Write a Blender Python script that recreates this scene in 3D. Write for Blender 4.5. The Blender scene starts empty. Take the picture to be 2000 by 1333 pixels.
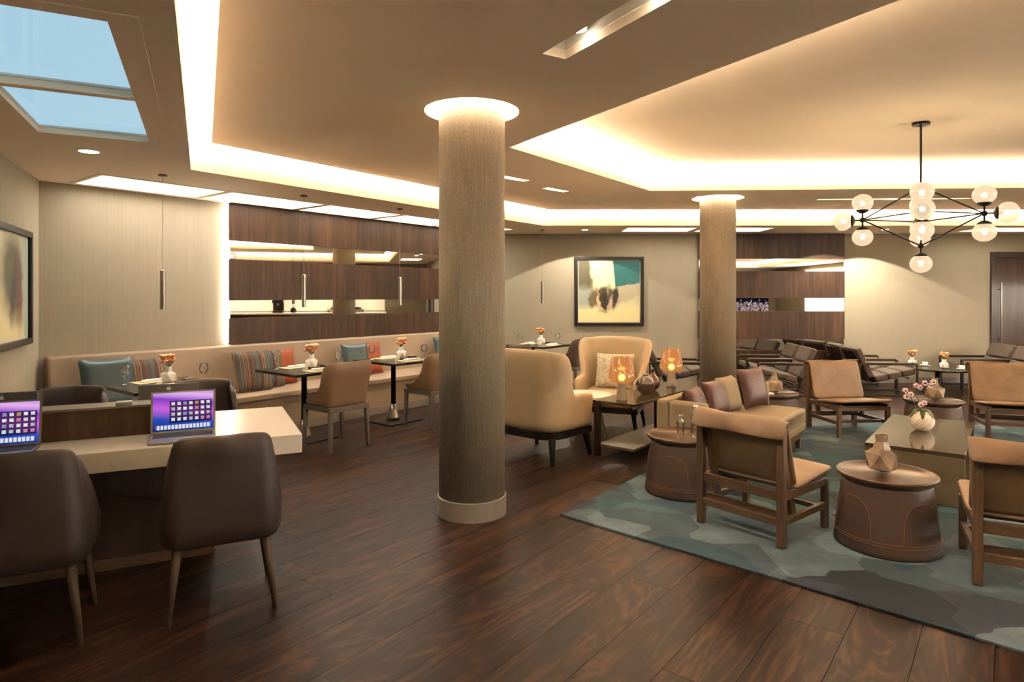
import bpy, bmesh, math, random
from mathutils import Vector, Matrix
from mathutils.geometry import tessellate_polygon
random.seed(7)
SC = bpy.context.scene
COL = SC.collection
# ------------------------------------------------------------------ camera, world, exposure
EXPO = 2.3; K = 2.0**-EXPO     # K: scene radiance that reads as display white
cam_d = bpy.data.cameras.new('camera'); cam = bpy.data.objects.new('camera', cam_d); COL.objects.link(cam)
cam.location = (0, 0, 1.5); cam.rotation_euler = (math.pi/2, 0, 0)
cam_d.sensor_width = 36.0; cam_d.lens = 36.0*1240/2000
cam_d.shift_y = -(666.5-577)/2000.0
cam_d.clip_start = .05
SC.camera = cam
W = bpy.data.worlds.new('world'); SC.world = W; W.use_nodes = True
W.node_tree.nodes['Background'].inputs[0].default_value = (.42, .68, .83, 1)
W.node_tree.nodes['Background'].inputs[1].default_value = K
SC.view_settings.view_transform = 'Standard'; SC.view_settings.look = 'None'
SC.view_settings.gamma = 1; SC.view_settings.use_curve_mapping = False
SC.view_settings.exposure = EXPO
WARM = (1, .86, .69); WARM2 = (1, .90, .76)
COVE_E, COFFER_E, RING_E, BOX_E, SPOT_W = 66.0, 27.0, 22.0, 2.4, .38

# ------------------------------------------------------------------ geometry frames
HS, HP, HC, TH = 2.55, 2.77, 3.02, .035          # soffit, tray ceiling, coffer ceiling
P0 = Vector((-4.33, 5.81))             # corner of end wall and banquette wall
DA = Vector((.617, .787)); NA = Vector((.787, -.617))     # along the banquette wall, into the room
DB = Vector((.899, .438)); NB = Vector((-.438, .899))     # desk / roof light directions
ANG_A = math.atan2(DA.y, DA.x); ANG_B = math.atan2(DB.y, DB.x)
def A(s, n): p = P0 + DA*s + NA*n; return (p.x, p.y)
YF, XR, YB = 10.85, 10.5, -3.5
def face(fx, fy): return math.atan2(-fx, fy)              # rotation turning local +Y to (fx, fy)

# ------------------------------------------------------------------ node helpers
def rgb(h):
    h = h.lstrip('#'); v = [int(h[i:i+2], 16)/255 for i in (0, 2, 4)]
    return tuple((c/12.92 if c <= .04045 else ((c+.055)/1.055)**2.4) for c in v) + (1,)
class N:
    def __init__(s, name):
        s.m = bpy.data.materials.new(name); s.m.use_nodes = True
        s.t = s.m.node_tree; s.t.nodes.clear()
        s.out = s.t.nodes.new('ShaderNodeOutputMaterial')
    def n(s, typ, ins=None, **kw):
        nd = s.t.nodes.new('ShaderNode'+typ)
        for k, v in kw.items(): setattr(nd, k, v)
        for k, v in (ins or {}).items():
            if isinstance(v, bpy.types.NodeSocket): s.t.links.new(v, nd.inputs[k])
            else: nd.inputs[k].default_value = v
        return nd
    def math(s, op, a, b=0.0, c=0.0): return s.n('Math', {0: a, 1: b, 2: c}, operation=op).outputs[0]
    def mix(s, f, a, b, blend='MIX'):
        return s.n('Mix', {0: f, 6: a, 7: b}, data_type='RGBA', blend_type=blend).outputs[2]
    def ramp(s, f, stops, interp='LINEAR'):
        r = s.n('ValToRGB', {0: f}); e = r.color_ramp.elements; r.color_ramp.interpolation = interp
        e[0].position, e[0].color = stops[0]
        e[1].position, e[1].color = stops[1]
        for p, c in stops[2:]:
            x = e.new(p); x.color = c
        return r.outputs[0]
    def coord(s, scale=(1, 1, 1), rand=False, rot=(0, 0, 0)):
        v = s.n('TexCoord').outputs['Object']
        if rand:
            o = s.n('ObjectInfo').outputs['Random']
            k = s.n('VectorMath', {0: (37.1, 53.7, 71.3), 3: o}, operation='SCALE').outputs[0]
            v = s.n('VectorMath', {0: v, 1: k}, operation='ADD').outputs[0]
        return s.n('Mapping', {0: v, 2: rot, 3: scale}).outputs[0]
    def noise(s, vec, scale, detail=4, rough=.55, dist=0):
        return s.n('TexNoise', {'Vector': vec, 'Scale': scale, 'Detail': detail, 'Roughness': rough, 'Distortion': dist}).outputs[0]
    def bsdf(s, color, rough=.5, metal=0, bump=None, bstr=.2, bdist=.01, **ex):
        d = {'Base Color': color, 'Roughness': rough, 'Metallic': metal}
        d.update(ex)
        if bump is not None:
            d['Normal'] = s.n('Bump', {'Strength': bstr, 'Distance': bdist, 'Height': bump}).outputs[0]
        p = s.n('BsdfPrincipled', d)
        s.t.links.new(p.outputs[0], s.out.inputs[0]); return s.m
    def surf(s, sock): s.t.links.new(sock, s.out.inputs[0]); return s.m

def m_plain(name, c, rough=.5, metal=0, var=.12, scale=6, bump=.0, bscale=120, stretch=(1, 1, 1), **ex):
    n = N(name); v = n.coord(stretch, rand=True); c = rgb(c)
    k = n.noise(v, scale, 4)
    lo = tuple(x*(1-var) for x in c[:3])+(1,); hi = tuple(min(1, x*(1+var)) for x in c[:3])+(1,)
    col = n.ramp(k, [(.3, lo), (.7, hi)])
    b = n.noise(v, bscale, 3) if bump else None
    return n.bsdf(col, rough, metal, b, bump, .004, **ex)
def m_wood(name, dark, mid, light, grain=(1.2, 14, 14), rough=.4, scale=1.0, dist=1.5, tone=.25, bstr=.08, fig=None, spec=.5):
    n = N(name); v = n.coord(grain, rand=True)
    a = n.noise(v, 1.1*scale, 6, .6, dist)
    f = n.noise(v, 9*scale, 4, .6, .3)
    if fig:
        w = n.coord(fig, rand=True)
        q = n.noise(w, 1.0, 3, .5, 2.2)
        q = n.math('FRACT', n.math('MULTIPLY', q, 7.0))
        q = n.math('ABSOLUTE', n.math('SUBTRACT', q, .5))
        a = n.math('ADD', n.math('MULTIPLY', a, .72), n.math('MULTIPLY', q, .52))
    x = n.math('ADD', n.math('MULTIPLY', a, .8), n.math('MULTIPLY', f, .25))
    col = n.ramp(x, [(.32, rgb(dark)), (.72, rgb(light)), (.52, rgb(mid))])
    r = n.n('ObjectInfo').outputs['Random']
    t = n.math('ADD', n.math('MULTIPLY', r, tone*2), 1-tone)
    col = n.n('VectorMath', {0: col, 3: t}, operation='SCALE').outputs[0]
    return n.bsdf(col, rough, 0, f, bstr, .003, **{'Specular IOR Level': spec})
def m_emit(name, c, s):
    n = N(name); return n.surf(n.n('Emission', {0: c if len(c) == 4 else tuple(c)+(1,), 1: s}).outputs[0])
def m_glass(name, tint=(1, 1, 1, 1), refl=1.0, body=0.0, bodycol=(1, 1, 1, 1), glow=0.0):
    n = N(name)
    lw = n.n('LayerWeight', {0: .25}).outputs['Fresnel']
    fac = n.math('MINIMUM', n.math('ADD', n.math('MULTIPLY', lw, refl), .03), .9)
    tr = n.n('BsdfTransparent', {0: tint}).outputs[0]
    if body:
        if glow: d = n.n('Emission', {0: bodycol, 1: glow}).outputs[0]      # glass of a lit lamp
        else: d = n.n('BsdfPrincipled', {'Base Color': bodycol, 'Roughness': .15}).outputs[0]
        tr = n.n('MixShader', {0: body, 1: tr, 2: d}).outputs[0]
    gl = n.n('BsdfGlossy', {'Color': (1, 1, 1, 1), 'Roughness': .02}).outputs[0]
    return n.surf(n.n('MixShader', {0: fac, 1: tr, 2: gl}).outputs[0])
def m_stripes():
    n = N('striped_fabric'); v = n.coord()
    x = n.n('SeparateXYZ', {0: v}).outputs[0]
    k = n.math('FLOOR', n.math('MULTIPLY', x, 85))
    r = n.n('TexWhiteNoise', {'W': k}, noise_dimensions='1D').outputs[0]
    col = n.ramp(r, [(0, rgb('#54483d')), (.2, rgb('#642a1f')), (.36, rgb('#666255')), (.5, rgb('#4a3d36')), (.64, rgb('#84654a')), (.78, rgb('#4a5654')), (.9, rgb('#54261f'))], 'CONSTANT')
    return n.bsdf(col, .85, 0, n.noise(v, 300, 2), .2, .002)
def m_wall(name, c, amt=.10):
    n = N(name)
    v = n.coord((1, 1, 1)); s = n.coord((55, 55, .6))
    k = n.noise(s, 1.0, 5, .7); b = n.noise(v, 1.3, 3)
    c = rgb(c)
    f = n.math('ADD', n.math('MULTIPLY', k, .8), n.math('MULTIPLY', b, .2))
    lo = tuple(x*(1-amt) for x in c[:3])+(1,); hi = tuple(x*(1+amt) for x in c[:3])+(1,)
    return n.bsdf(n.ramp(f, [(.3, lo), (.7, hi)]), .75, 0, k, .25, .004)
def m_column():
    n = N('column_woven_cover')
    t = n.n('TexCoord').outputs['Object']; q = n.n('SeparateXYZ', {0: t})
    ang = n.math('MULTIPLY', n.math('ARCTAN2', q.outputs[1], q.outputs[0]), 22.0)
    w = n.n('CombineXYZ', {0: n.math('MULTIPLY', ang, 2.2), 1: n.math('MULTIPLY', q.outputs[2], 26.0), 2: 0.0}).outputs[0]
    s = n.n('CombineXYZ', {0: n.math('MULTIPLY', ang, 1.0), 1: n.math('MULTIPLY', q.outputs[2], 3.0), 2: 3.0}).outputs[0]
    a = n.noise(w, 1.6, 3, .6); b = n.noise(s, 1.4, 4, .6)
    f = n.math('ADD', n.math('MULTIPLY', a, .6), n.math('MULTIPLY', b, .4))
    return n.bsdf(n.ramp(f, [(.34, rgb('#645a4d')), (.66, rgb('#93866f'))]), .7, 0, f, .7, .012)
def m_rug():
    n = N('rug_pile'); v = n.coord()
    wob = n.n('TexNoise', {'Vector': v, 'Scale': 2.6, 'Detail': 4.0}).outputs[1]
    v2 = n.n('VectorMath', {0: v, 1: n.n('VectorMath', {0: wob, 3: .11}, operation='SCALE').outputs[0]}, operation='ADD').outputs[0]
    c1 = n.n('TexVoronoi', {'Vector': v2, 'Scale': 1.55}, distance='MANHATTAN').outputs[1]
    v3 = n.n('Mapping', {0: v2, 1: (3.3, 1.7, 0), 2: (0, 0, .7), 3: (1, 1.5, 1)}).outputs[0]
    c2 = n.n('TexVoronoi', {'Vector': v3, 'Scale': 1.9}, distance='CHEBYCHEV').outputs[1]
    r1 = n.n('SeparateColor', {0: c1}).outputs[0]; r2 = n.n('SeparateColor', {0: c2}).outputs[1]
    st = [(0, rgb('#1f4147')), (.2, rgb('#4d5d64')), (.38, rgb('#284e57')), (.55, rgb('#74878d')), (.7, rgb('#161f27')), (.82, rgb('#456a70')), (.93, rgb('#3a3f4a'))]
    a = n.ramp(r1, st, 'CONSTANT'); b = n.ramp(r2, [(p, c) for p, c in zip([q[0] for q in st], [q[1] for q in st[3:]+st[:3]])], 'CONSTANT')
    col = n.mix(n.math('ADD', n.math('MULTIPLY', n.noise(v, 2.2, 4), .7), .1), a, b)
    f = n.noise(v, 4, 8, .7)
    col = n.mix(.7, col, n.ramp(f, [(.32, (.30, .34, .37, 1)), (.68, (.88, .94, .98, 1))]), 'MULTIPLY')
    return n.bsdf(col, .95, 0, n.noise(v, 260, 2), .3, .004)
def m_art(name, layers, base):
    """flat painting: each layer is (kind, params, colour, softness) in panel coordinates 0..1"""
    n = N(name); g = n.n('TexCoord').outputs['Generated']
    wob = n.n('TexNoise', {'Vector': g, 'Scale': 7.0, 'Detail': 5.0}).outputs[1]
    w = n.n('VectorMath', {0: n.n('VectorMath', {0: wob, 1: (.5, .5, .5)}, operation='SUBTRACT').outputs[0], 3: .14}, operation='SCALE').outputs[0]
    q = n.n('SeparateXYZ', {0: n.n('VectorMath', {0: g, 1: w}, operation='ADD').outputs[0]})
    g0 = n.n('SeparateXYZ', {0: g})
    col = rgb(base)
    for kind, prm, c, soft, sharp in layers:
        s = g0 if sharp else q
        X, Z = s.outputs[0], s.outputs[2]
        if kind == 'half':      # a x + b z + c > 0
            d = n.math('ADD', n.math('ADD', n.math('MULTIPLY', X, prm[0]), n.math('MULTIPLY', Z, prm[1])), prm[2])
        elif kind == 'ell':     # cx cz rx rz angle
            dx = n.math('SUBTRACT', X, prm[0]); dz = n.math('SUBTRACT', Z, prm[1]); ca, sa = math.cos(prm[4]), math.sin(prm[4])
            ex = n.math('DIVIDE', n.math('ADD', n.math('MULTIPLY', dx, ca), n.math('MULTIPLY', dz, sa)), prm[2])
            ez = n.math('DIVIDE', n.math('SUBTRACT', n.math('MULTIPLY', dz, ca), n.math('MULTIPLY', dx, sa)), prm[3])
            d = n.math('SUBTRACT', 1.0, n.math('SQRT', n.math('ADD', n.math('MULTIPLY', ex, ex), n.math('MULTIPLY', ez, ez))))
        else:                   # quad: list of half planes, all positive
            d = None
            for (a, b, c0) in prm:
                h = n.math('ADD', n.math('ADD', n.math('MULTIPLY', X, a), n.math('MULTIPLY', Z, b)), c0)
                d = h if d is None else n.math('MINIMUM', d, h)
        f = n.n('MapRange', {0: d, 1: -soft, 2: soft, 3: 0.0, 4: 1.0}).outputs[0]
        col = n.mix(f, col, rgb(c))
    return n.bsdf(col, .55)
def m_screen():
    n = N('laptop_screen_picture'); g = n.n('SeparateXYZ', {0: n.n('TexCoord').outputs['Generated']})
    X, Z = g.outputs[0], g.outputs[2]
    bg = n.ramp(n.math('ADD', n.math('MULTIPLY', Z, .8), n.math('MULTIPLY', X, .15)), [(0, rgb('#0c1c52')), (.28, rgb('#2b4fae')), (.5, rgb('#c264d8')), (.7, rgb('#7a3fb8')), (.85, rgb('#e3b6ee')), (1, rgb('#9a78c8'))])
    ray = n.noise(n.n('CombineXYZ', {0: n.math('MULTIPLY', n.math('ARCTAN2', n.math('SUBTRACT', Z, .45), n.math('ADD', X, .15)), 6.0), 1: 0.0, 2: 0.0}).outputs[0], 1.5, 2)
    bg = n.mix(n.math('MULTIPLY', ray, .7), bg, rgb('#f3c8ff'), 'SOFT_LIGHT')
    def between(v, a, b): return n.math('MULTIPLY', n.math('GREATER_THAN', v, a), n.math('LESS_THAN', v, b))
    panel = n.math('MULTIPLY', between(X, .27, .97), between(Z, .2, .78))
    gx = n.math('MULTIPLY', n.math('SUBTRACT', X, .28), 7/.68); gz = n.math('MULTIPLY', n.math('SUBTRACT', Z, .22), 4/.55)
    fx, fz = n.math('FRACT', gx), n.math('FRACT', gz)
    ic = n.math('MULTIPLY', n.math('MULTIPLY', between(fx, .2, .8), between(fz, .25, .85)), panel)
    rnd = n.n('TexWhiteNoise', {'Vector': n.n('CombineXYZ', {0: n.math('FLOOR', gx), 1: n.math('FLOOR', gz), 2: 0.0}).outputs[0]})
    icol = n.ramp(rnd.outputs[0], [(0, rgb('#e8e8ee')), (.3, rgb('#bfc4d4')), (.45, rgb('#d98ab0')), (.55, rgb('#f2f2f2')), (.75, rgb('#c9a25a')), (.85, rgb('#8f9fd0'))], 'CONSTANT')
    fine = n.noise(n.n('CombineXYZ', {0: n.math('MULTIPLY', X, 60.0), 1: n.math('MULTIPLY', Z, 40.0), 2: 0.0}).outputs[0], 1.0, 1)
    icol = n.mix(n.math('MULTIPLY', n.math('GREATER_THAN', fine, .56), .6), icol, rgb('#30303c'))
    col = n.mix(n.math('MULTIPLY', panel, .82), bg, rgb('#120d18'))
    col = n.mix(ic, col, icol)
    dock = n.math('MULTIPLY', n.math('MULTIPLY', between(X, .05, .95), between(Z, .04, .15)), between(n.math('FRACT', n.math('MULTIPLY', X, 17.0)), .12, .9))
    col = n.mix(dock, col, rgb('#dfe3ea'))
    return n.surf(n.n('Emission', {0: col, 1: .95*K}).outputs[0])
def m_drum():
    n = N('brown_stitched_leather'); v = n.coord(rand=True)
    f = n.noise(v, 40, 4); g = n.noise(v, 3, 3)
    return n.bsdf(n.ramp(g, [(.3, rgb('#3c2d24')), (.7, rgb('#4a372a'))]), .55, 0, f, .12, .003)
def m_night():
    n = N('night_city_picture'); g = n.n('SeparateXYZ', {0: n.n('TexCoord').outputs['Generated']})
    X, Z = g.outputs[0], g.outputs[2]
    h = n.noise(n.n('CombineXYZ', {0: n.math('FLOOR', n.math('MULTIPLY', X, 40.0)), 1: 0.0, 2: 0.0}).outputs[0], .8, 3)
    b = n.math('LESS_THAN', Z, n.math('MULTIPLY', h, .9))
    w = n.n('TexWhiteNoise', {'Vector': n.n('CombineXYZ', {0: n.math('FLOOR', n.math('MULTIPLY', X, 90.0)), 1: n.math('FLOOR', n.math('MULTIPLY', Z, 40.0)), 2: 0.0}).outputs[0]}).outputs[0]
    lit = n.math('MULTIPLY', b, n.math('GREATER_THAN', w, .55))
    col = n.mix(lit, rgb('#141726'), n.ramp(w, [(.5, rgb('#e8b8d8')), (1, rgb('#fff0e0'))]))
    return n.surf(n.n('Emission', {0: col, 1: K}).outputs[0])

MAT = dict(
    floor=m_wood('dark_walnut_plank', '#100806', '#25160f', '#4a3020', (.55, 5.5, 5.5), .4, 1.0, 1.2, .16, .05, (.5, 2.6, 1), .16),
    subfloor=m_plain('joint_filler', '#1a0f0a', .8),
    veneer=m_wood('walnut_veneer', '#281a10', '#3c281a', '#523825', (9, 9, .55), .42, 1.0, .8, .16, .04, None, .25),
    veneer_dk=m_wood('dark_veneer', '#22170f', '#30211a', '#3d2b20', (9, 9, .55), .4, 1.0, .8, .08, .04),
    oak=m_wood('brown_oak', '#3a2a1c', '#503b29', '#634a34', (12, 12, 1.4), .45, 1.5, .8, .08, .05),
    oakx=m_wood('brown_oak_rail', '#3a2a1c', '#503b29', '#634a34', (2, 12, 12), .45, 1.5, .8, .08, .05),
    drumtop=m_wood('drum_top_wood', '#332319', '#453124', '#573e2e', (2, 12, 12), .28, 1.2, .8, .06, .04),
    wall=m_wall('striated_wallcovering', '#958a76'), wall2=m_wall('plain_wallcovering', '#8f8571', .04),
    ceil=m_plain('ceiling_paint', '#f7e2c6', .85, var=.02, scale=1.5), soff=m_plain('soffit_paint', '#eed9be', .85, var=.02, scale=1.5),
    white=m_plain('white_paint', '#e6dfd2', .8, var=.02),
    column=m_column(), colbase=m_plain('brushed_grey_skirt', '#8a8178', .4, .3, .05),
    mirror=m_plain('mirror', '#d8d4cc', .015, 1.0, .0),
    desk=m_plain('white_solid_surface', '#c6c0b6', .3, var=.02), strip=m_plain('grey_desk_cap', '#5a5048', .45, var=.05),
    dleather=m_plain('dark_brown_leather', '#2a1e1a', .55, var=.12, bump=.15, bscale=90),
    tan=m_plain('tan_leather', '#765d46', .45, var=.06, bump=.08, bscale=90),
    cream=m_plain('cream_upholstery', '#ab987a', .6, var=.04, bump=.06, bscale=200),
    sling=m_plain('natural_leather', '#7a6149', .5, var=.16, bump=.12, bscale=60),
    bench=m_plain('banquette_leather', '#957f68', .5, var=.04, bump=.05, bscale=120),
    linen=m_plain('linen_fabric', '#837660', .85, var=.10, scale=60, bump=.3, bscale=350),
    tweed=m_plain('dark_tweed', '#53473c', .8, var=.35, scale=90, bump=.3, bscale=260),
    brown=m_plain('chocolate_leather', '#4d3c31', .5, var=.08),
    black=m_plain('black_wood', '#15100e', .4, var=.1), blackm=m_plain('black_metal', '#17150f', .4, .6, .1),
    greyleg=m_plain('grey_lacquer', '#5e564d', .45, var=.05), darkleg=m_plain('dark_stained_leg', '#382818', .65, var=.15),
    steel=m_plain('brushed_steel', '#9a948a', .28, .9, .06), bronze=m_plain('dark_bronze_metal', '#4c4238', .32, .8, .08),
    alu=m_plain('aluminium', '#8f8d8a', .35, .8, .05), lid=m_plain('dark_speckled_lid', '#55524f', .5, .2, .5, 260),
    keys=m_plain('black_keys', '#141414', .5), logo=m_plain('pale_mark', '#c9c9c9', .3, var=.02),
    tablet=m_plain('dark_green_black_top', '#1f1c14', .22, var=.2), coffee=m_plain('bronze_lacquer_top', '#453c31', .1, .2, .04),
    coffside=m_plain('taupe_lacquer', '#5f5646', .45, var=.03), marble=m_plain('white_marble', '#f2ece0', .25, var=.06),
    teal=m_plain('teal_leather', '#35474a', .35, var=.06), orange=m_plain('orange_fabric', '#8f4522', .75, var=.08, bump=.2, bscale=200),
    stripes=m_stripes(), plum=m_plain('plum_metallic_fabric', '#482b26', .42, .25, .35, 45, bump=.25, bscale=120),
    pale=m_plain('pale_patterned_fabric', '#b9b39c', .8, var=.3, scale=28), rug=m_rug(), rugedge=m_plain('rug_edge', '#2e3c40', .9),
    drum=m_drum(), stitch=m_plain('stitching', '#8a5a3c', .7),
    vase=m_plain('facet_stone', '#7f6d5b', .25, var=.35, scale=14), conc=m_plain('concrete', '#8f877a', .7, var=.12, scale=30),
    amber=m_glass('amber_glass', (1, .62, .30, 1), .6, .62, (1, .42, .12, 1), .62*K),
    glass=m_glass('clear_glass', (.96, .97, .96, 1), 1.0), pane=m_glass('skylight_glass', (1, 1, 1, 1), .05),
    smoke=m_glass('smoked_mirror_glass', (.30, .26, .22, 1), 1.6, .45, (.08, .07, .06, 1)), darkamber=m_glass('dark_amber_glass', (.35, .12, .06, 1), .8, .7, (.06, .018, .01, 1)),
    globe=m_glass('cream_globe_glass', (1, .93, .82, 1), .22, .74, (1, .76, .50, 1), 1.05*K), cup=m_plain('globe_socket', '#a98a6c', .5),
    bulb=m_emit('bulb', (1, .87, .66), 170.0), lampbulb=m_emit('lamp_bulb', (1, .93, .82), 6.0),
    cove=m_emit('cove_strip', WARM2, COVE_E), coffer=m_emit('coffer_strip', WARM, COFFER_E), ring=m_emit('ring_strip', WARM2, RING_E),
    box=m_emit('diffuser', (1, .93, .80), BOX_E), spotface=m_emit('downlight_face', (1, .92, .78), 6.0), edge=m_emit('panel_edge_strip', WARM2, 14.0),
    white_ceramic=m_plain('white_ceramic', '#e8e4da', .25, var=.02), paper=m_plain('napkin', '#ece8df', .8, var=.03),
    mat=m_plain('woven_placemat', '#a79a72', .8, var=.3, scale=60), leaf=m_plain('leaf', '#3f5226', .5, var=.25),
    petal=m_plain('orange_petal', '#c98a58', .6, var=.35, scale=40), orchid=m_plain('orchid_petal', '#e6cfd6', .6, var=.12, scale=30), orchidc=m_plain('orchid_centre', '#7d2f4c', .6),
    frame=m_plain('black_frame', '#0b0a09', .35), mount=m_plain('frame_inner', '#c9c1ad', .6),
    screen=m_screen(), night=m_night(), wood_door=m_wood('door_wood', '#2c1d15', '#402b1f', '#52382a', (9, 9, .6), .4, 1.0, .6, .05, .03),
    blind=m_emit('bright_window_blind', (1, .93, .84), 5.0),
)
MAT['art1'] = m_art('abstract_painting', [
    ('half', (-.04, -1, .50), '#b3aa86', .10, False), ('half', (.05, -1, .24), '#cdc08d', .06, False),
    ('quad', [(-1, .05, .20), (0, 1, -.50)], '#565038', .04, False), ('ell', (.10, .40, .22, .16, 0), '#8b8f84', .35, False),
    ('quad', [(1, .16, -.34), (-1, -.04, .62), (0, 1, -.54)], '#d3c99c', .025, False),
    ('quad', [(1, .10, -.66), (-.14, 1, -.49)], '#1e5a58', .006, True),
    ('quad', [(1, .08, -.64), (.14, -1, .48), (-.5, 1, .06)], '#a2977b', .03, False),
    ('ell', (.42, .40, .22, .17, .05), '#4a3f2c', .22, False), ('ell', (.23, .36, .05, .14, -.25), '#5b5234', .3, False), ('ell', (.42, .34, .06, .17, .08), '#2a2117', .2, False),
    ('ell', (.60, .40, .05, .18, -.2), '#32281c', .2, False), ('ell', (.33, .30, .022, .15, 0), '#b39a76', .35, False), ('ell', (.52, .28, .026, .13, -.25), '#ab8f78', .35, False),
    ('ell', (.30, .52, .02, .09, .3), '#8a6e50', .4, False), ('ell', (.48, .52, .015, .08, -.1), '#8d8264', .4, False), ('ell', (.40, .17, .06, .03, 0), '#8f8355', .5, False)], '#9a9274')
MAT['art2'] = m_art('dark_abstract_painting', [
    ('half', (.3, -1, .35), '#cdbf92', .06, False), ('ell', (.55, .62, .35, .4, .3), '#4d4a2c', .4, False), ('ell', (.7, .45, .12, .3, .1), '#5a2f22', .5, False),
    ('ell', (.55, .45, .08, .25, -.2), '#2c2a20', .5, False), ('half', (1, .05, -.86), '#8f9a90', .04, False)], '#c7bd9a')

# ------------------------------------------------------------------ mesh builder
class MB:
    def __init__(s): s.v = []; s.f = []; s.M = Matrix()
    def at(s, loc=(0, 0, 0), rz=0, rx=0, ry=0):
        s.M = Matrix.Translation(loc) @ Matrix.Rotation(rz, 4, 'Z') @ Matrix.Rotation(ry, 4, 'Y') @ Matrix.Rotation(rx, 4, 'X'); return s
    def add(s, vs, fs):
        o = len(s.v); s.v += [s.M @ Vector(p) for p in vs]; s.f += [[i+o for i in q] for q in fs]; return s
    def box(s, x0, x1, y0, y1, z0, z1):
        return s.add([(x0,y0,z0),(x1,y0,z0),(x1,y1,z0),(x0,y1,z0),(x0,y0,z1),(x1,y0,z1),(x1,y1,z1),(x0,y1,z1)],
                     [(0,3,2,1),(4,5,6,7),(0,1,5,4),(1,2,6,5),(2,3,7,6),(3,0,4,7)])
    def bar(s, p, q, w, d=None, w2=None, up=(0, 0, 1)):
        """rectangular bar from p to q, tapering from w to w2"""
        p, q = Vector(p), Vector(q); d = d or w; k = (w2/w) if w2 else 1
        t = (q-p).normalized(); u = Vector(up)
        if abs(t.dot(u)) > .95: u = Vector((0, 1, 0))
        a = t.cross(u).normalized(); b = a.cross(t).normalized()
        vs = [c + a*(i*w/2*m) + b*(j*d/2*m) for c, m in ((p, 1), (q, k)) for i, j in ((-1,-1),(1,-1),(1,1),(-1,1))]
        return s.add(vs, [(0,3,2,1),(4,5,6,7),(0,1,5,4),(1,2,6,5),(2,3,7,6),(3,0,4,7)])
    def tube(s, pts, r, n=10, r2=None):
        pts = [Vector(p) for p in pts]; m = len(pts); vs = []; fs = []
        for i, p in enumerate(pts):
            t = (pts[min(i+1, m-1)]-pts[max(i-1, 0)]).normalized()
            u = Vector((0, 0, 1)) if abs(t.z) < .95 else Vector((0, 1, 0))
            a = t.cross(u).normalized(); b = a.cross(t)
            rr = r + ((r2 if r2 is not None else r)-r)*i/max(1, m-1)
            vs += [p + a*math.cos(2*math.pi*k/n)*rr + b*math.sin(2*math.pi*k/n)*rr for k in range(n)]
        for i in range(m-1):
            fs += [(i*n+k, i*n+(k+1) % n, (i+1)*n+(k+1) % n, (i+1)*n+k) for k in range(n)]
        fs += [tuple(range(n-1, -1, -1)), tuple(range((m-1)*n, m*n))]
        return s.add(vs, fs)
    def lathe(s, prof, n=24, sx=1, sy=1, cap=True):
        vs = []; fs = []; m = len(prof)
        for r, z in prof: vs += [(r*sx*math.cos(2*math.pi*k/n), r*sy*math.sin(2*math.pi*k/n), z) for k in range(n)]
        for i in range(m-1): fs += [(i*n+k, i*n+(k+1) % n, (i+1)*n+(k+1) % n, (i+1)*n+k) for k in range(n)]
        if cap and prof[0][0] > 1e-6: fs.append(tuple(range(n-1, -1, -1)))
        if cap and prof[-1][0] > 1e-6: fs.append(tuple(range((m-1)*n, m*n)))
        return s.add(vs, fs)
    def ball(s, c, r, n=16, sz=1):
        return s.add([(c[0]+r*math.sin(math.pi*i/n)*math.cos(2*math.pi*k/n), c[1]+r*math.sin(math.pi*i/n)*math.sin(2*math.pi*k/n), c[2]-r*sz*math.cos(math.pi*i/n)) for i in range(n+1) for k in range(n)],
                     [(i*n+k, i*n+(k+1) % n, (i+1)*n+(k+1) % n, (i+1)*n+k) for i in range(n) for k in range(n)])
    def slab(s, outer, holes, z0, z1, sides=True):
        loops = [[Vector((p[0], p[1], 0)) for p in L] for L in [outer]+list(holes)]
        flat = [p for L in loops for p in L]; nn = len(flat)
        tris = tessellate_polygon(loops)
        vs = [(p.x, p.y, z0) for p in flat] + [(p.x, p.y, z1) for p in flat]; fs = []
        for t in tris:
            a, b, c = (flat[i] for i in t)
            if (b-a).cross(c-a).z > 0: t = (t[0], t[2], t[1])
            fs.append(tuple(t)); fs.append((t[2]+nn, t[1]+nn, t[0]+nn))
        if sides:
            o = 0
            for L in loops:
                m = len(L); fs += [(o+i, o+(i+1) % m, o+(i+1) % m+nn, o+i+nn) for i in range(m)]; o += m
        return s.add(vs, fs)
    def grid(s, P, nu, nv, closed_u=False):
        """surface P(i, j) for i<nu, j<nv"""
        vs = [P(i, j) for i in range(nu) for j in range(nv)]; fs = []
        for i in range(nu if closed_u else nu-1):
            for j in range(nv-1): fs.append((i*nv+j, ((i+1) % nu)*nv+j, ((i+1) % nu)*nv+j+1, i*nv+j+1))
        return s.add(vs, fs)
    def pillow(s, w, h, t, n=14, pinch=.06):
        """cushion standing in local XZ, centred on x, resting at z = 0, thick in y"""
        for sg in (-1, 1):
            def P(i, j):
                u, v = -1+2*i/(n-1), -1+2*j/(n-1)
                k = 1-pinch*(1-abs(u))*0
                bx = w/2*u*(1-pinch*(1-v*v)); bz = h/2*v*(1-pinch*(1-u*u))
                y = sg*t/2*((1-u**4)*(1-v**4))**.5
                return (bx, y, bz+h/2)
            a = len(s.f); s.grid(P, n, n)
            if sg < 0: pass
            else: s.f[a:] = [q[::-1] for q in s.f[a:]]
        return s
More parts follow.
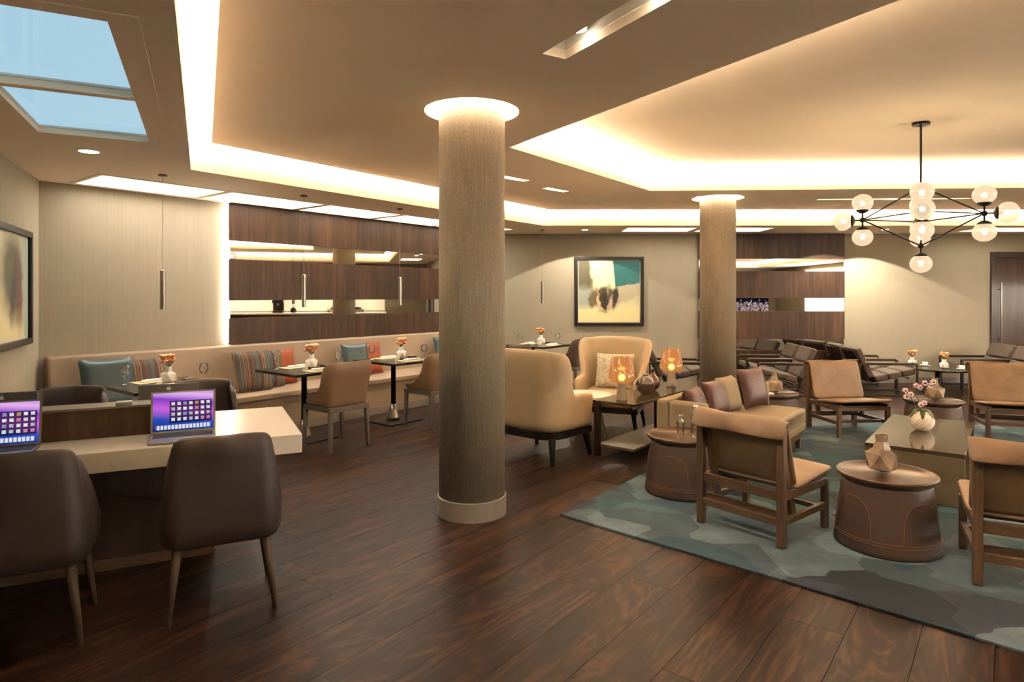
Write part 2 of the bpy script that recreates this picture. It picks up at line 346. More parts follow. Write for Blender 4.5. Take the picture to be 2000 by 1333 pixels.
    def build(s, name, mat, parent=None, smooth=False, bevel=0, sub=0, solid=0, seg=2, merge=False):
        me = bpy.data.meshes.new(name); me.from_pydata(s.v, [], s.f)
        b = bmesh.new(); b.from_mesh(me)
        if merge: bmesh.ops.remove_doubles(b, verts=b.verts, dist=1e-5)
        bmesh.ops.recalc_face_normals(b, faces=b.faces); b.to_mesh(me); b.free()
        me.update()
        o = bpy.data.objects.new(name, me); COL.objects.link(o)
        me.materials.append(MAT[mat] if isinstance(mat, str) else mat)
        if parent is not None: o.parent = parent
        if bevel: m = o.modifiers.new('bevel', 'BEVEL'); m.width = bevel; m.segments = seg; m.limit_method = 'ANGLE'; m.angle_limit = .6
        if sub: m = o.modifiers.new('sub', 'SUBSURF'); m.levels = sub; m.render_levels = sub
        if smooth or sub or bevel:
            for p in me.polygons: p.use_smooth = True
            if bevel and not sub:
                try:
                    me.set_sharp_from_angle(angle=math.radians(40))
                except Exception: pass
        return o
def tag(o, label, cat, group=None):
    o['label'] = label; o['category'] = cat
    if group: o['group'] = group
    return o
def struct(o): o['kind'] = 'structure'; return o
def thing(name, label, cat, loc=(0, 0, 0), rz=0, group=None):
    o = bpy.data.objects.new(name, None); COL.objects.link(o); o.empty_display_size = .1
    o.location = loc; o.rotation_euler = (0, 0, rz)
    return tag(o, label, cat, group)
def copy_tree(o, parent=None):
    c = o.copy(); COL.objects.link(c); c.parent = parent
    for ch in list(o.children): copy_tree(ch, c)
    return c
class Proto:
    """first use places the built thing itself, later uses place copies"""
    def __init__(s, root): s.r = root; s.used = False
    def put(s, loc, rz, label, group=None, **mats):
        o = s.r
        if s.used: o = copy_tree(s.r)
        s.used = True
        o.location = loc; o.rotation_euler = (0, 0, rz); o['label'] = label
        if group: o['group'] = group
        elif 'group' in o: del o['group']
        return o
def area_spot(loc, target, power, angle=100, blend=.15, size=.03, col=(1, .89, .73)):
    l = bpy.data.lights.new('downlight_beam', 'SPOT'); l.energy = power*SPOT_W; l.color = col
    l.spot_size = math.radians(angle); l.spot_blend = blend; l.shadow_soft_size = size
    o = bpy.data.objects.new('downlight_beam', l); COL.objects.link(o); o.location = loc
    d = Vector(target)-Vector(loc); o.rotation_euler = d.to_track_quat('-Z', 'Y').to_euler(); return o

# ================================================================== STRUCTURE
endwall = lambda t: (P0.x + .438*t, P0.y - .899*t)
BL = endwall((P0.y-YB)/.899)
CORNER_F = (P0.x + DA.x*((YF-P0.y)/DA.y), YF)
ROOM = [P0[:], CORNER_F, (XR, YF), (XR, YB), BL]
# floor: planks along the banquette wall
fl = MB().slab(ROOM, [], -.06, -.016).build('floor', 'subfloor'); struct(fl)
def inside(p, poly, m=0):
    c = False
    for i in range(len(poly)):
        a, b = poly[i], poly[i-1]
        if (a[1] > p[1]) != (b[1] > p[1]) and p[0] < (b[0]-a[0])*(p[1]-a[1])/(b[1]-a[1])+a[0]: c = not c
    return c
PW, PL = .262, 1.85
pl_me = None; spots = []
for r in range(-30, 50):
    off = random.random()*PL
    for k in range(-12, 14):
        s, n = k*PL+off, r*PW
        c = P0 + DA*s + NA*n
        q = [c + DA*(a*PL/2) + NA*(b*PW/2) for a in (-1, 0, 1) for b in (-1, 1)]
        if any(inside(x, ROOM) for x in q):
            vis = c.y > .8 and abs(c.x)/max(c.y, .1) < 1.15
            spots.append(((0 if vis else 50)+c.length, c))
spots.sort(key=lambda t: t[0])
rest = MB()
for i, (dist, c) in enumerate(spots):
    if i < 298:
        if pl_me is None:
            o = MB().box(-PL/2+.001, PL/2-.001, -PW/2+.0012, PW/2-.0012, -.016, 0).build('plank', 'floor', fl); pl_me = o.data
        else:
            o = bpy.data.objects.new('plank', pl_me); COL.objects.link(o); o.parent = fl
        o.location = (c.x, c.y, 0); o.rotation_euler = (0, 0, ANG_A)
    else:
        rest.at((c.x, c.y, 0), ANG_A).box(-PL/2+.001, PL/2-.001, -PW/2+.0012, PW/2-.0012, -.016, 0)
if rest.v:
    o = rest.build('planks_beyond', 'floor', fl); o['kind'] = 'stuff'
# walls
def wall(name, a, b, mat, z1=2.66, t=.12, hole=None):
    a, b = Vector(a), Vector(b); d = (b-a); L = d.length; d.normalize()
    m = MB().at((a.x, a.y, 0), math.atan2(d.y, d.x))
    if hole:
        x0, x1, h0, h1 = hole
        m.box(0, x0, 0, t, -.06, z1); m.box(x1, L, 0, t, -.06, z1)
        m.box(x0, x1, 0, t, h1, z1)
        if h0 > 0: m.box(x0, x1, 0, t, -.06, h0)
    else: m.box(0, L, 0, t, -.06, z1)
    return struct(m.build(name, mat))
wall('wall_left', endwall((P0.y-YB)/.899), P0, 'wall')
wall('wall_banquette', P0, CORNER_F, 'wall')
DX0, DX1 = 8.27, 9.35
wall('wall_far', CORNER_F, (XR, YF), 'wall2', hole=(DX0-CORNER_F[0], DX1-CORNER_F[0], 0, 2.14))
wall('wall_right', (XR, YF), (XR, YB), 'wall2')
wall('wall_back', (XR, YB), BL, 'wall2')
struct(MB().box(.9, 3.1, YF-.015, YF, 0, .1).box(5.75, DX0-.1, YF-.015, YF, 0, .1).build('baseboard_far', 'colbase'))
# door on the far wall
dr = struct(MB().box(DX0, DX1, YF+.03, YF+.075, .005, 2.14).build('door_1', 'wood_door'))
MB().box(DX0-.1, DX0, YF-.03, YF+.12, 0, 2.24).box(DX1, DX1+.1, YF-.03, YF+.12, 0, 2.24).box(DX0, DX1, YF-.03, YF+.12, 2.14, 2.24).build('door_frame', 'veneer_dk', dr, bevel=.004)
MB().tube([(DX0+.07, YF-.03, .62), (DX0+.07, YF-.03, 1.72)], .011).bar((DX0+.07, YF-.03, .75), (DX0+.07, YF+.03, .75), .014).bar((DX0+.07, YF-.03, 1.6), (DX0+.07, YF+.03, 1.6), .014).build('door_handle', 'steel', dr)

# ---- ceilings
def off_poly(poly, g):
    """offset a counter-clockwise polygon inwards by g (negative: outwards)"""
    n = len(poly); out = []
    for i in range(n):
        p0, p1, p2 = (Vector(poly[j % n]) for j in (i-1, i, i+1))
        d1 = (p1-p0).normalized(); d2 = (p2-p1).normalized()
        n1 = Vector((-d1.y, d1.x)); n2 = Vector((-d2.y, d2.x))
        k = 1+n1.dot(n2); o = (n1+n2)/k*g
        out.append((p1.x+o.x, p1.y+o.y))
    return out
TRAY = [(1.11, -2.5), (9.3, -2.5), (9.3, 9.57), (.463, 9.57), (-2.69, 5.31)]
PANEL = off_poly(TRAY, .16)
COF = [(3.05, .5), (7.6, .5), (7.6, 7.42), (1.68, 7.72), (-.02, 5.45)]
COFO = off_poly(COF, -.26)
COLS = [(-.278, 4.40), (2.70, 8.33)]
def circ(c, r, n=40): return [(c[0]+r*math.cos(2*math.pi*k/n), c[1]+r*math.sin(2*math.pi*k/n)) for k in range(n)]
def rect(o, dx, dy, x0, x1, y0, y1):
    o, dx, dy = Vector(o), Vector(dx), Vector(dy)
    return [tuple(o+dx*a+dy*b) for a, b in ((x0, y0), (x1, y0), (x1, y1), (x0, y1))]
# roof lights (system B)
SK = Vector((-2.478, 4.34))            # far right corner of the openings
SKW = .62
sky_lo = rect(SK, -DB, -NB, 0, SKW, 0, 1.02); sky_hi = rect(SK, -DB, -NB, 0, SKW, 1.08, 2.13)
boxes_a = [rect(P0, DA, NA, .25+1.18*k, .25+1.18*k+1.09, .13, .77) for k in range(5)]
boxes_f = [rect((0, 0), (1, 0), (0, 1), x, x+1.07, 9.84, 10.42) for x in (1.80, 2.99, 7.32)]
OUT = [tuple(p) for p in [BL, (XR, YB), (XR, YF), CORNER_F, P0[:]]]
OUTX = off_poly(OUT, -.12)
struct(MB().slab(OUTX, [TRAY, sky_lo, sky_hi]+boxes_a+boxes_f, HS, HS+TH).build('ceiling', 'soff'))
# tray: risers, closing slab, suspended panel with slots
SL = [rect((.22, 3.35), (.502, -.865), (.865, .502), -.02, 1.25, -.06, .09),
      rect((.02, 6.92), (.72, .694), (.694, -.72), -.22, .2, -.05, .05),
      rect((.39, 7.52), (.72, .694), (.694, -.72), 0, .38, -.05, .05),
      rect((4.05, 8.42), (.998, -.045), (.045, .998), 0, 1.97, -.04, .04)]
tr = MB()
for L, z0, z1 in ((off_poly(TRAY, .004), HS+.001, HC),):
    n = len(L)
    for i in range(n):
        a, b = L[i], L[(i+1) % n]; tr.add([(a[0], a[1], z0), (b[0], b[1], z0), (b[0], b[1], z1), (a[0], a[1], z1)], [(0, 1, 2, 3)])
struct(tr.build('trim_1', 'white'))
struct(MB().slab(off_poly(TRAY, -.05), [], HC, HC+.08).build('ceiling', 'ceil'))
pan = struct(MB().slab(PANEL, [COF]+[circ(c, .328) for c in COLS]+SL, HP, HP+.05).build('ceiling', 'ceil'))
# coffer cavity walls + upstand
cv = MB()
for L, z0, z1, t in ((COFO, HP+.05, HC, .02), (off_poly(COF, -.02), HP+.05, HP+.085, .012)):
    Q = off_poly(L, -t); n = len(L)
    for i in range(n):
        a, b, c, d = L[i], L[(i+1) % n], Q[(i+1) % n], Q[i]
        vs = [(p[0], p[1], z) for z in (z0, z1) for p in (a, b, c, d)]
        cv.add(vs, [(0,1,2,3),(4,5,6,7),(0,1,5,4),(1,2,6,5),(2,3,7,6),(3,0,4,7)])
cv.build('coffer_sides', 'white', pan)
def strips(L, z, w, h, name, mat, skip=()):
    n = len(L); m = MB()
    for i in range(n):
        if i in skip: continue
        a, b = Vector(L[i]), Vector(L[(i+1) % n]); d = (b-a).normalized()
        m.bar((a.x+d.x*.03, a.y+d.y*.03, z), (b.x-d.x*.03, b.y-d.y*.03, z), w, h)
    return m.build(name, mat, pan)
strips(off_poly(PANEL, .035), HP+.064, .025, .025, 'cove_light_strip', 'cove')
strips(off_poly(COF, -.12), HP+.064, .03, .025, 'coffer_light_strip', 'coffer')
for c in COLS:
    m = MB()
    for r in (.375,):
        m.add([(c[0]+r*math.cos(2*math.pi*k/40), c[1]+r*math.sin(2*math.pi*k/40), z) for z in (HP+.05, HC) for k in range(40)], [(k, (k+1) % 40, 40+(k+1) % 40, 40+k) for k in range(40)])
    m.build('ring_recess', 'white', pan)
    MB().tube([(c[0]+.35*math.cos(2*math.pi*k/32), c[1]+.35*math.sin(2*math.pi*k/32), HP+.07) for k in range(33)], .012, 6).build('ring_light_strip', 'ring', pan)
# recessed lamps in the panel slots
slot_lab = ['long recessed slot light with round lamps in the tray ceiling beside the coffer', 'short recessed slot light in the tray ceiling beside the round column ring', 'short recessed slot light in the tray ceiling before the painting wall', 'long thin recessed slot light between the coffer and the cove by the walnut wall']
for i, L in enumerate(SL):
    c = sum((Vector(p) for p in L), Vector((0, 0)))/4
    t = thing('slot_light', slot_lab[i], 'ceiling light', (c.x, c.y, HP+.0515))
    loc = [(p[0]-c.x, p[1]-c.y) for p in L]
    if i == 0: loc = loc
    q = loc if (Vector(loc[1])-Vector(loc[0])).cross(Vector(loc[2])-Vector(loc[1])) > 0 else loc[::-1]
    qo = off_poly(q, -.012)
    m = MB()
    for k in range(4):
        a, b, c2, d2 = q[k], q[(k+1) % 4], qo[(k+1) % 4], qo[k]
        m.add([(p[0], p[1], z) for z in (0, .1) for p in (a, b, c2, d2)], [(0,1,2,3),(4,5,6,7),(0,1,5,4),(1,2,6,5),(2,3,7,6),(3,0,4,7)])
    m.slab(qo, [], .1, .11)
    m.build('housing', 'white', t)
    if i == 0:
        ax = (Vector(loc[1])-Vector(loc[0])).normalized(); mid = sum((Vector(p) for p in loc), Vector((0, 0)))/4
        for k in (-.42, .1, .5):
            p = mid+ax*k; MB().at((p.x, p.y, .02)).lathe([(.05, .0), (.05, .075), (.02, .078)], 20).build('lamp_head', 'steel', t, smooth=True)
            MB().at((p.x, p.y, .018)).lathe([(.044, -.004), (.044, 0)], 20).build('lamp_face', 'spotface', t)
    else:
        MB().slab(off_poly(q, .015), [], .07, .08).build('diffuser', 'box', t)
# light boxes in the soffit
def lightbox(L, label, group=None):
    c = sum((Vector(p) for p in L), Vector((0, 0)))/4
    q = [(p[0]-c.x, p[1]-c.y) for p in L]
    if (Vector(q[1])-Vector(q[0])).cross(Vector(q[2])-Vector(q[1])) < 0: q = q[::-1]
    t = thing('recessed_light_box', label, 'ceiling light', (c.x, c.y, HS+TH+.0015), 0, group)
    qo = off_poly(q, -.015); m = MB()
    for k in range(4):
        a, b, c2, d2 = q[k], q[(k+1) % 4], qo[(k+1) % 4], qo[k]
        m.add([(p[0], p[1], z) for z in (0, .16) for p in (a, b, c2, d2)], [(0,1,2,3),(4,5,6,7),(0,1,5,4),(1,2,6,5),(2,3,7,6),(3,0,4,7)])
    m.slab(qo, [], .16, .18); m.build('reveal', 'white', t)
    MB().slab(off_poly(q, .01), [], .14, .15).build('diffuser', 'box', t)
    fr = MB(); qi = off_poly(q, -.035)
    fr.slab(qi, [q], -TH-.007, -TH-.003); fr.build('rim', 'soff', t)
al = ['over the teal cushion corner of the banquette', 'over the walnut panels, banquette corner end', 'over the middle of the walnut panels', 'over the walnut panels, painting wall end', 'between the walnut panels and the painting wall']
for k, L in enumerate(boxes_a): lightbox(L, 'large white recessed light box in the soffit ' + al[k])
for L, s in zip(boxes_f, ('above the framed painting', 'above the walnut panels behind the thin column', 'above the wooden door')): lightbox(L, 'wide white recessed light box in the soffit ' + s)
# skylights
for i, L in enumerate((sky_lo, sky_hi)):
    q = L if (Vector(L[1])-Vector(L[0])).cross(Vector(L[2])-Vector(L[1])) > 0 else L[::-1]
    w = MB().slab(off_poly(q, -.02), [off_poly(q, .004)], HS+TH, HS+TH+.012).build('window_%d' % (i+1), 'white'); struct(w)
    MB().slab(off_poly(q, .002), [], HS+TH+.003, HS+TH+.009).build('pane', 'pane', w)
    qo = off_poly(q, -.03 if i == 0 else -.03)
    if i == 0:
        big = rect(SK, -DB, -NB, -.11, SKW+.11, -.02, 2.22)
        bq = big if (Vector(big[1])-Vector(big[0])).cross(Vector(big[2])-Vector(big[1])) > 0 else big[::-1]
        hs = [h if (Vector(h[1])-Vector(h[0])).cross(Vector(h[2])-Vector(h[1])) > 0 else h[::-1] for h in (sky_lo, sky_hi)]
        MB().slab(bq, hs, HS-.004, HS-.0005).build('frame_plate', 'soff', w)

# ================================================================== COLUMNS
for c, lb in zip(COLS, ('thick woven-textured round column standing free on the wooden floor', 'woven-textured round column behind the cream sofa and table lamps')):
    t = thing('column', lb, 'column', (c[0], c[1], 0))
    MB().lathe([(.2275, .09), (.2275, HC)], 64).build('shaft', 'column', t, smooth=True)
    o = MB().lathe([(.238, 0), (.238, .125), (.228, .128), (.228, .0)], 64).build('base_ring', 'colbase', t, smooth=False)

# ================================================================== WALNUT AND MIRROR WALLS
def feature(name, label, loc, rz, L, bands, mirrors, npan, proud, edge):
    t = thing(name, label, 'wall panel', loc, rz)
    MB().box(.02, L-.02, -proud+.02, -.002, bands[-1][0]+.01, bands[0][1]-.01).build('backing', 'black', t)
    w = L/npan
    for z0, z1 in bands:
        me = None
        for k in range(npan):
            o = MB().box(.0005, w-.0005, -proud, -proud+.02, z0, z1).build('veneer_panel', 'veneer', t); o.location = (k*w, 0, 0)
    for z0, z1 in mirrors: MB().box(.012, L-.012, -proud+.012, -proud+.019, z0-.01, z1+.01).build('mirror_strip', 'mirror', t)
    if edge:
        for x in (-.0, L): MB().box(x-.012 if x else .0, x if x else .012, -.03, -.008, bands[-1][0]+.02, bands[0][1]-.02).build('edge_light_strip', 'edge', t)
    return t
# on the banquette wall: between image left and right ends of the panels
sp0 = 1.77; LW = 4.72
p = A(sp0, 0)
feature('walnut_mirror_panel', 'walnut panelled wall with two mirror strips above the long banquette', (p[0], p[1], 0), ANG_A, LW, [(2.12, HS-.004), (1.44, 1.91), (.945, 1.24)], [(1.91, 2.12), (1.24, 1.44)], 8, .06, True)
feature('walnut_mirror_panel', 'walnut panelled wall with mirror strips behind the low lounge chairs', (3.17, YF, 0), 0, 2.49, [(2.12, HS-.004), (1.45, 1.91), (.756, 1.23), (.1, .565)], [(1.91, 2.12), (1.23, 1.45), (.565, .756)], 5, .05, False)

# ================================================================== PAINTINGS
def painting(label, loc, rz, w, h, art, fw):
    t = thing('framed_painting', label, 'painting', loc, rz)
    f = MB()
    f.box(-w/2, w/2, -.045, 0, 0, fw).box(-w/2, w/2, -.045, 0, h-fw, h).box(-w/2, -w/2+fw, -.045, 0, fw, h-fw).box(w/2-fw, w/2, -.045, 0, fw, h-fw)
    f.build('frame', 'frame', t, bevel=.003)
    MB().box(-w/2+fw, w/2-fw, -.015, -.002, fw, h-fw).build('mount', 'mount', t)
    MB().box(-w/2+fw+.012, w/2-fw-.012, -.02, -.0145, fw+.012, h-fw-.012).build('canvas', art, t)
painting('square abstract painting with a teal corner in a black frame', (1.657, YF-.002, .975), 0, 1.18, 1.18, 'art1', .055)
tw = 1.02; pw = endwall(tw); painting('black framed abstract painting hanging beside the banquette corner', (pw[0]+.002*.9, pw[1]+.002*.44, 1.09), math.atan2(.899, -.438), 1.14, .945, 'art2', .05)

# ================================================================== BANQUETTE
bq = thing('banquette', 'long beige leather banquette running under the walnut panels', 'bench', (P0.x, P0.y, 0), ANG_A)
BE = 5.85
MB().add([(x, y, z) for x in (.03, BE) for y, z in ((-.004, .40), (-.20, .40), (-.135, .935), (-.004, .935))], [(0,1,2,3),(7,6,5,4),(0,4,5,1),(1,5,6,2),(2,6,7,3),(3,7,4,0)]).build('back', 'bench', bq, bevel=.02)
MB().slab([(.03-.485*.17, -.17), (.03-.485*.76, -.76), (BE, -.76), (BE, -.17)], [], .38, .45).build('seat', 'bench', bq, bevel=.015)
MB().slab([(.02, -.02), (.03-.485*.72, -.72), (BE, -.72), (BE, -.02)], [], .09, .38).build('front_base', 'bench', bq)
MB().slab([(.02, -.02), (.03-.485*.735, -.735), (BE, -.735), (BE, -.02)], [], 0, .09).build('plinth', 'colbase', bq)
def cushion(label, s, mat, w=.44, turn=0, n=.30, lean=.22, dz=0, t=.11):
    o = MB().pillow(w, w, t).build('cushion', mat, None, smooth=True, sub=1)
    p = A(s, n+.04); o.location = (p[0], p[1], .452+dz); o.rotation_euler = (-lean, 0, ANG_A+turn)
    tag(o, label, 'cushion', 'cushions along the banquette')
cushion('smooth teal leather cushion in the banquette corner, nearest the framed end wall', .44, 'teal', .47, .0, .38)
cushion('striped cushion tucked half behind the corner teal cushion', .82, 'stripes', .43, .05, .285)
cushion('striped cushion standing at the front of the striped and orange set', 1.82, 'stripes', .45, .04, .48)
cushion('striped cushion squeezed between another striped cushion and an orange one', 2.05, 'stripes', .43, .04, .36)
cushion('orange cushion beside the two striped cushions', 2.30, 'orange', .42, .04, .24)
cushion('teal leather cushion paired with one orange cushion on the banquette', 3.28, 'teal', .44, .04, .40)
cushion('orange cushion half behind a teal leather cushion', 3.60, 'orange', .42, .04, .275)
cushion('teal leather cushion near the thick column end of the banquette', 4.98, 'teal', .44, .0, .33)

# ================================================================== DINING TABLES AND SETTINGS
TS = [(.50, 'in the banquette corner'), (1.90, 'by the striped and orange cushions'), (3.12, 'by the paired teal and orange cushions'), (4.55, 'hidden by the thick column'), (5.95, 'nearest the framed painting')]
def make_table():
    t = thing('dining_table', '', 'table')
    MB().box(-.36, .36, -.36, .36, .722, .75).build('tabletop', 'tablet', t, bevel=.004)
    MB().at((.08, .17, 0)).lathe([(.03, .1), (.028, .72), (.09, .721)], 20).build('stem', 'black', t, smooth=True)
    MB().at((.08, .17, 0)).lathe([(.075, .012), (.07, .05), (.045, .14), (.03, .2)], 20).build('collar', 'steel', t, smooth=True)
    MB().box(-.17, .33, -.08, .40, 0, .014).build('foot_plate', 'blackm', t, bevel=.003)
    return t
tab = Proto(make_table())
def make_glass():
    return MB().lathe([(.0, .0), (.034, .001), (.03, .004), (.005, .01), (.004, .06), (.02, .075), (.036, .1), (.038, .125), (.031, .165), (.0295, .165), (.036, .125), (.034, .1), (.018, .078), (.0, .07)], 20).build('wine_glass', 'glass', None, smooth=True)
glass = Proto(tag(make_glass(), '', 'glass'))
def facet_ball(m, c, r, seed, squash=.9, sub=1):
    b = bmesh.new(); bmesh.ops.create_icosphere(b, subdivisions=sub, radius=r); rd = random.Random(seed)
    for v in b.verts: v.co *= 1+rd.uniform(-.06, .06)
    for v in b.verts: v.co.z *= squash; v.co.z = max(v.co.z, -r*squash*.72)
    b.verts.ensure_lookup_table(); b.verts.index_update()
    m.add([tuple(Vector(c)+v.co) for v in b.verts], [[v.index for v in f.verts] for f in b.faces]); b.free()
def make_posy():
    t = thing('flower_vase', '', 'flower vase')
    m = MB(); facet_ball(m, (0, 0, .0505), .07, 4, 1.0); m.at((0, 0, .1)).lathe([(.03, 0), (.026, .04), (.03, .045)], 6); m.M = Matrix()
    m.build('vase', 'white_ceramic', t)
    rd = random.Random(3); p = MB()
    for k in range(26):
        a, b = rd.random()*6.28, rd.uniform(-.3, 1)
        q = rd.random()**.5*.062; c = Vector((math.cos(a)*q, math.sin(a)*q, .195+b*.045))
        facet_ball(p, c, rd.uniform(.017, .028), k, .7)
    p.build('blossoms', 'petal', t)
    l = MB()
    for k in range(6):
        a = k*1.05; l.bar((0, 0, .14), (math.cos(a)*.05, math.sin(a)*.05, .205), .006)
    l.build('stems', 'leaf', t)
    return t
posy = Proto(make_posy())
matp = Proto(tag(MB().box(-.15, .15, -.10, .10, 0, .004).build('placemat', 'mat'), '', 'placemat'))
nap = Proto(tag(MB().box(-.11, .11, -.03, .03, 0, .012).box(-.10, .105, -.028, .026, .012, .02).build('folded_napkin', 'paper', bevel=.003), '', 'napkin'))
salt = Proto(tag(MB().box(-.02, .02, -.02, .02, 0, .035).lathe([(.012, .035), (.012, .042)], 10).build('candle_holder', 'white_ceramic', bevel=.003), '', 'candle holder'))
darkbox = Proto(tag(MB().box(-.05, .05, -.03, .03, 0, .03).box(-.046, .046, -.026, .026, .03, .034).build('menu_box', 'brown', bevel=.003), '', 'box'))
for k, (s, where) in enumerate(TS):
    c = A(s, 1.36)
    tab.put((c[0], c[1], 0), ANG_A, 'square dark dining table with pedestal foot ' + where)
    if k == 3: continue
    def on(ds, dn, z=.75): q = A(s+ds, 1.36+dn); return (q[0], q[1], z)
    w = 'on the dining table ' + where
    matp.put(on(0, -.2), ANG_A, 'woven placemat, cushion side of table ' + where)
    matp.put(on(0, .22), ANG_A, 'woven placemat, chair side of table ' + where)
    nap.put(on(.02, -.2, .754), ANG_A+.1, 'white napkin, cushion side of table ' + where)
    nap.put(on(.02, .22, .754), ANG_A-.1, 'white napkin, chair side of table ' + where)
    glass.put(on(-.22, -.20), 0, 'wine glass on the cushion side of the table ' + where)
    glass.put(on(.27, .16), 0, 'wine glass on the chair side of the table ' + where)
    posy.put(on(.05, .0), k*1.3, 'vase of orange flowers on table ' + where)
    darkbox.put(on(.2, .03), ANG_A+.3, 'small dark box ' + w)
    salt.put(on(-.06, .06), ANG_A, 'small white candle holder ' + w)
# pendants
def make_pendant():
    t = thing('pendant_lamp', '', 'pendant lamp')
    MB().lathe([(.035, -.012), (.035, 0)], 20).build('canopy', 'bronze', t)
    MB().tube([(0, 0, -.84), (0, 0, -.01)], .003, 6).build('cord', 'steel', t)
    MB().lathe([(.0225, -1.175), (.0225, -.835), (.01, -.83)], 24).build('shade', 'steel', t, smooth=False)
    return t
pend = Proto(make_pendant())
for (x, y), w in zip(((-3.047, 5.54), (-2.19, 6.68), (-1.36, 7.70), (.484, 10.17)), ('in the banquette corner', 'by the striped and orange cushions', 'by the paired teal and orange cushions', 'nearest the framed painting')):
    pend.put((x, y, HS), 0, 'slim steel tube pendant lamp above the dining table ' + w)
    area_spot((x, y, HS-1.18), (x, y, 0), 9, 110, .4, .02)

# ================================================================== SEATING BUILDERS
def u_path(w, yf, yb, r, nside=7, narc=7, nback=7):
    P = []
    for i in range(nside): P.append((-w, yf+( -yb+r-yf)*i/nside, -1, 0))
    for i in range(narc):
        a = math.pi + math.pi/2*i/narc; P.append((-w+r+r*math.cos(a), -yb+r+r*math.sin(a), math.cos(a), math.sin(a)))
    for i in range(nback): P.append((-w+r+(2*w-2*r)*i/nback, -yb, 0, -1))
    for i in range(narc):
        a = 1.5*math.pi + math.pi/2*i/narc; P.append((w-r+r*math.cos(a), -yb+r+r*math.sin(a), math.cos(a), math.sin(a)))
    for i in range(nside+1): P.append((w, -yb+r+(yf+yb-r)*i/nside, 1, 0))
    return P
def shell_u(path, zb, zt, thick, lean, nz=8):
    """closed upholstered shell along a U path; zb/zt(x, y) give bottom and top, lean(x, y, z) outward push"""
    m = MB(); prof = [(0, k/nz) for k in range(nz+1)] + [(1, k/nz) for k in range(nz, -1, -1)]
    def P(i, j):
        x, y, nx, ny = path[i]; sd, k = prof[j % len(prof)]
        b, t = zb(x, y), zt(x, y); z = b+(t-b)*k
        o = lean(x, y, z) - (thick if sd else 0)
        e = .012 if k in (0, 1) else 0
        return (x+nx*(o + (e if sd else -e)), y+ny*(o + (e if sd else -e)), z)
    n = len(prof); L = len(path)
    vs = [P(i, j) for i in range(L) for j in range(n)]; fs = []
    for i in range(L-1): fs += [(i*n+j, (i+1)*n+j, (i+1)*n+(j+1) % n, i*n+(j+1) % n) for j in range(n)]
    h = nz+1
    for e in (0, (L-1)*n):
        for j in range(nz): fs.append((e+j, e+j+1, e+n-2-j, e+n-1-j))
    return m.add(vs, fs)
def sm(a, b, x): t = max(0, min(1, (x-a)/(b-a))); return t*t*(3-2*t)
def leg4(t, x, y0, y1, zt, mat, w, w2, splay=.0, spy=None):
    spy = splay if spy is None else spy
    for sx in (-1, 1):
        for y, sy in ((y0, -1), (y1, 1)):
            MB().bar((sx*(x), y, zt), (sx*(x+splay), y+sy*spy, 0), w, w, w2).build('leg', mat, t, bevel=.004)
def make_wing():
    t = thing('wing_armchair', '', 'armchair')
    path = u_path(.35, .30, .34, .2, 10, 8, 6)
    zt = lambda x, y: .60 + .42*(1-sm(-.20, .0, y)) - .02*sm(.1, .3, y) - .03*(abs(x)/.35)**4*(y < -.1)
    zb = lambda x, y: .27
    lean = lambda x, y, z: .045*sm(.3, 1.0, z) + (.05*sm(.6, 1.0, z) if abs(x) > .3 and y < .0 else 0) - .02*sm(.3, .27, z)
    shell_u(path, zb, zt, .075, lean, 10).build('shell', 'cream', t, sub=1)
    MB().box(-.275, .275, -.26, .33, .28, .44).build('seat_cushion', 'cream', t, bevel=.035, seg=3)
    MB().slab([(p[0]*.97, p[1]*.97) for p in path][::1], [], .22, .275).build('base_rail', 'black', t)
    leg4(t, .29, -.26, .25, .23, 'black', .05, .028, .035)
    return t
wing = Proto(make_wing())
wing.put((.305, 5.98, 0), face(.66, .75), 'cream wing armchair turned away beside the thick column')
wing.put((1.12, 7.16, 0), face(-.35, -.94), 'cream wing armchair with a patterned cushion behind the table lamps')
cp = MB().pillow(.44, .40, .12).build('patterned_cushion', 'pale', None, smooth=True, sub=1)
cp.location = (1.155, 7.20, .445); cp.rotation_euler = (-.2, 0, face(-.35, -.94)+math.pi); cp.rotation_euler = (.25, 0, face(-.35, -.94))
tag(cp, 'pale patterned cushion on the seat of a cream wing armchair', 'cushion')

def make_desk_chair():
    t = thing('desk_chair', '', 'chair')
    path = u_path(.25, .14, .24, .09, 8, 7, 8)
    def zt(x, y):
        back = 1-sm(-.13, .12, y); return .49 + (.37 - .022*(abs(x)/.25)**3 - .03*(abs(x)/.25)**12)*back
    zb = lambda x, y: .345
    lean = lambda x, y, z: .015 - .055*sm(.5, .9, z)*(abs(x)/.25) + .02*sm(.5, .9, z)*(y < -.2) - .012*sm(.40, .34, z)
    shell_u(path, zb, zt, .05, lean, 9).build('shell', 'dleather', t, sub=1)
    MB().box(-.245, .245, -.18, .26, .36, .47).build('seat', 'dleather', t, bevel=.04, seg=3)
    for sx in (-1, 1):
        for y, sy in ((-.17, -1), (.17, 1)):
            MB().tube([(sx*.185, y, .37), (sx*.228, y+sy*.03, 0)], .023, 14, .011).build('leg', 'darkleg', t, smooth=True)
    return t
dchair = Proto(make_desk_chair())
fB = face(NB.x, NB.y)
dchair.put((-1.43, 3.13, 0), fB, 'dark brown leather desk chair before the laptop screen at the open desk end')
dchair.put((-2.14, 2.80, 0), fB, 'dark brown leather desk chair before the laptop screen toward the end wall painting')
dchair.put((-2.27, 4.66, 0), face(-NB.x, -NB.y), 'dark brown leather desk chair across the desk divider, near the striped cushions')
dchair.put((-3.02, 4.30, 0), face(-NB.x, -NB.y), 'dark brown leather desk chair across the desk divider, near the corner teal cushion')

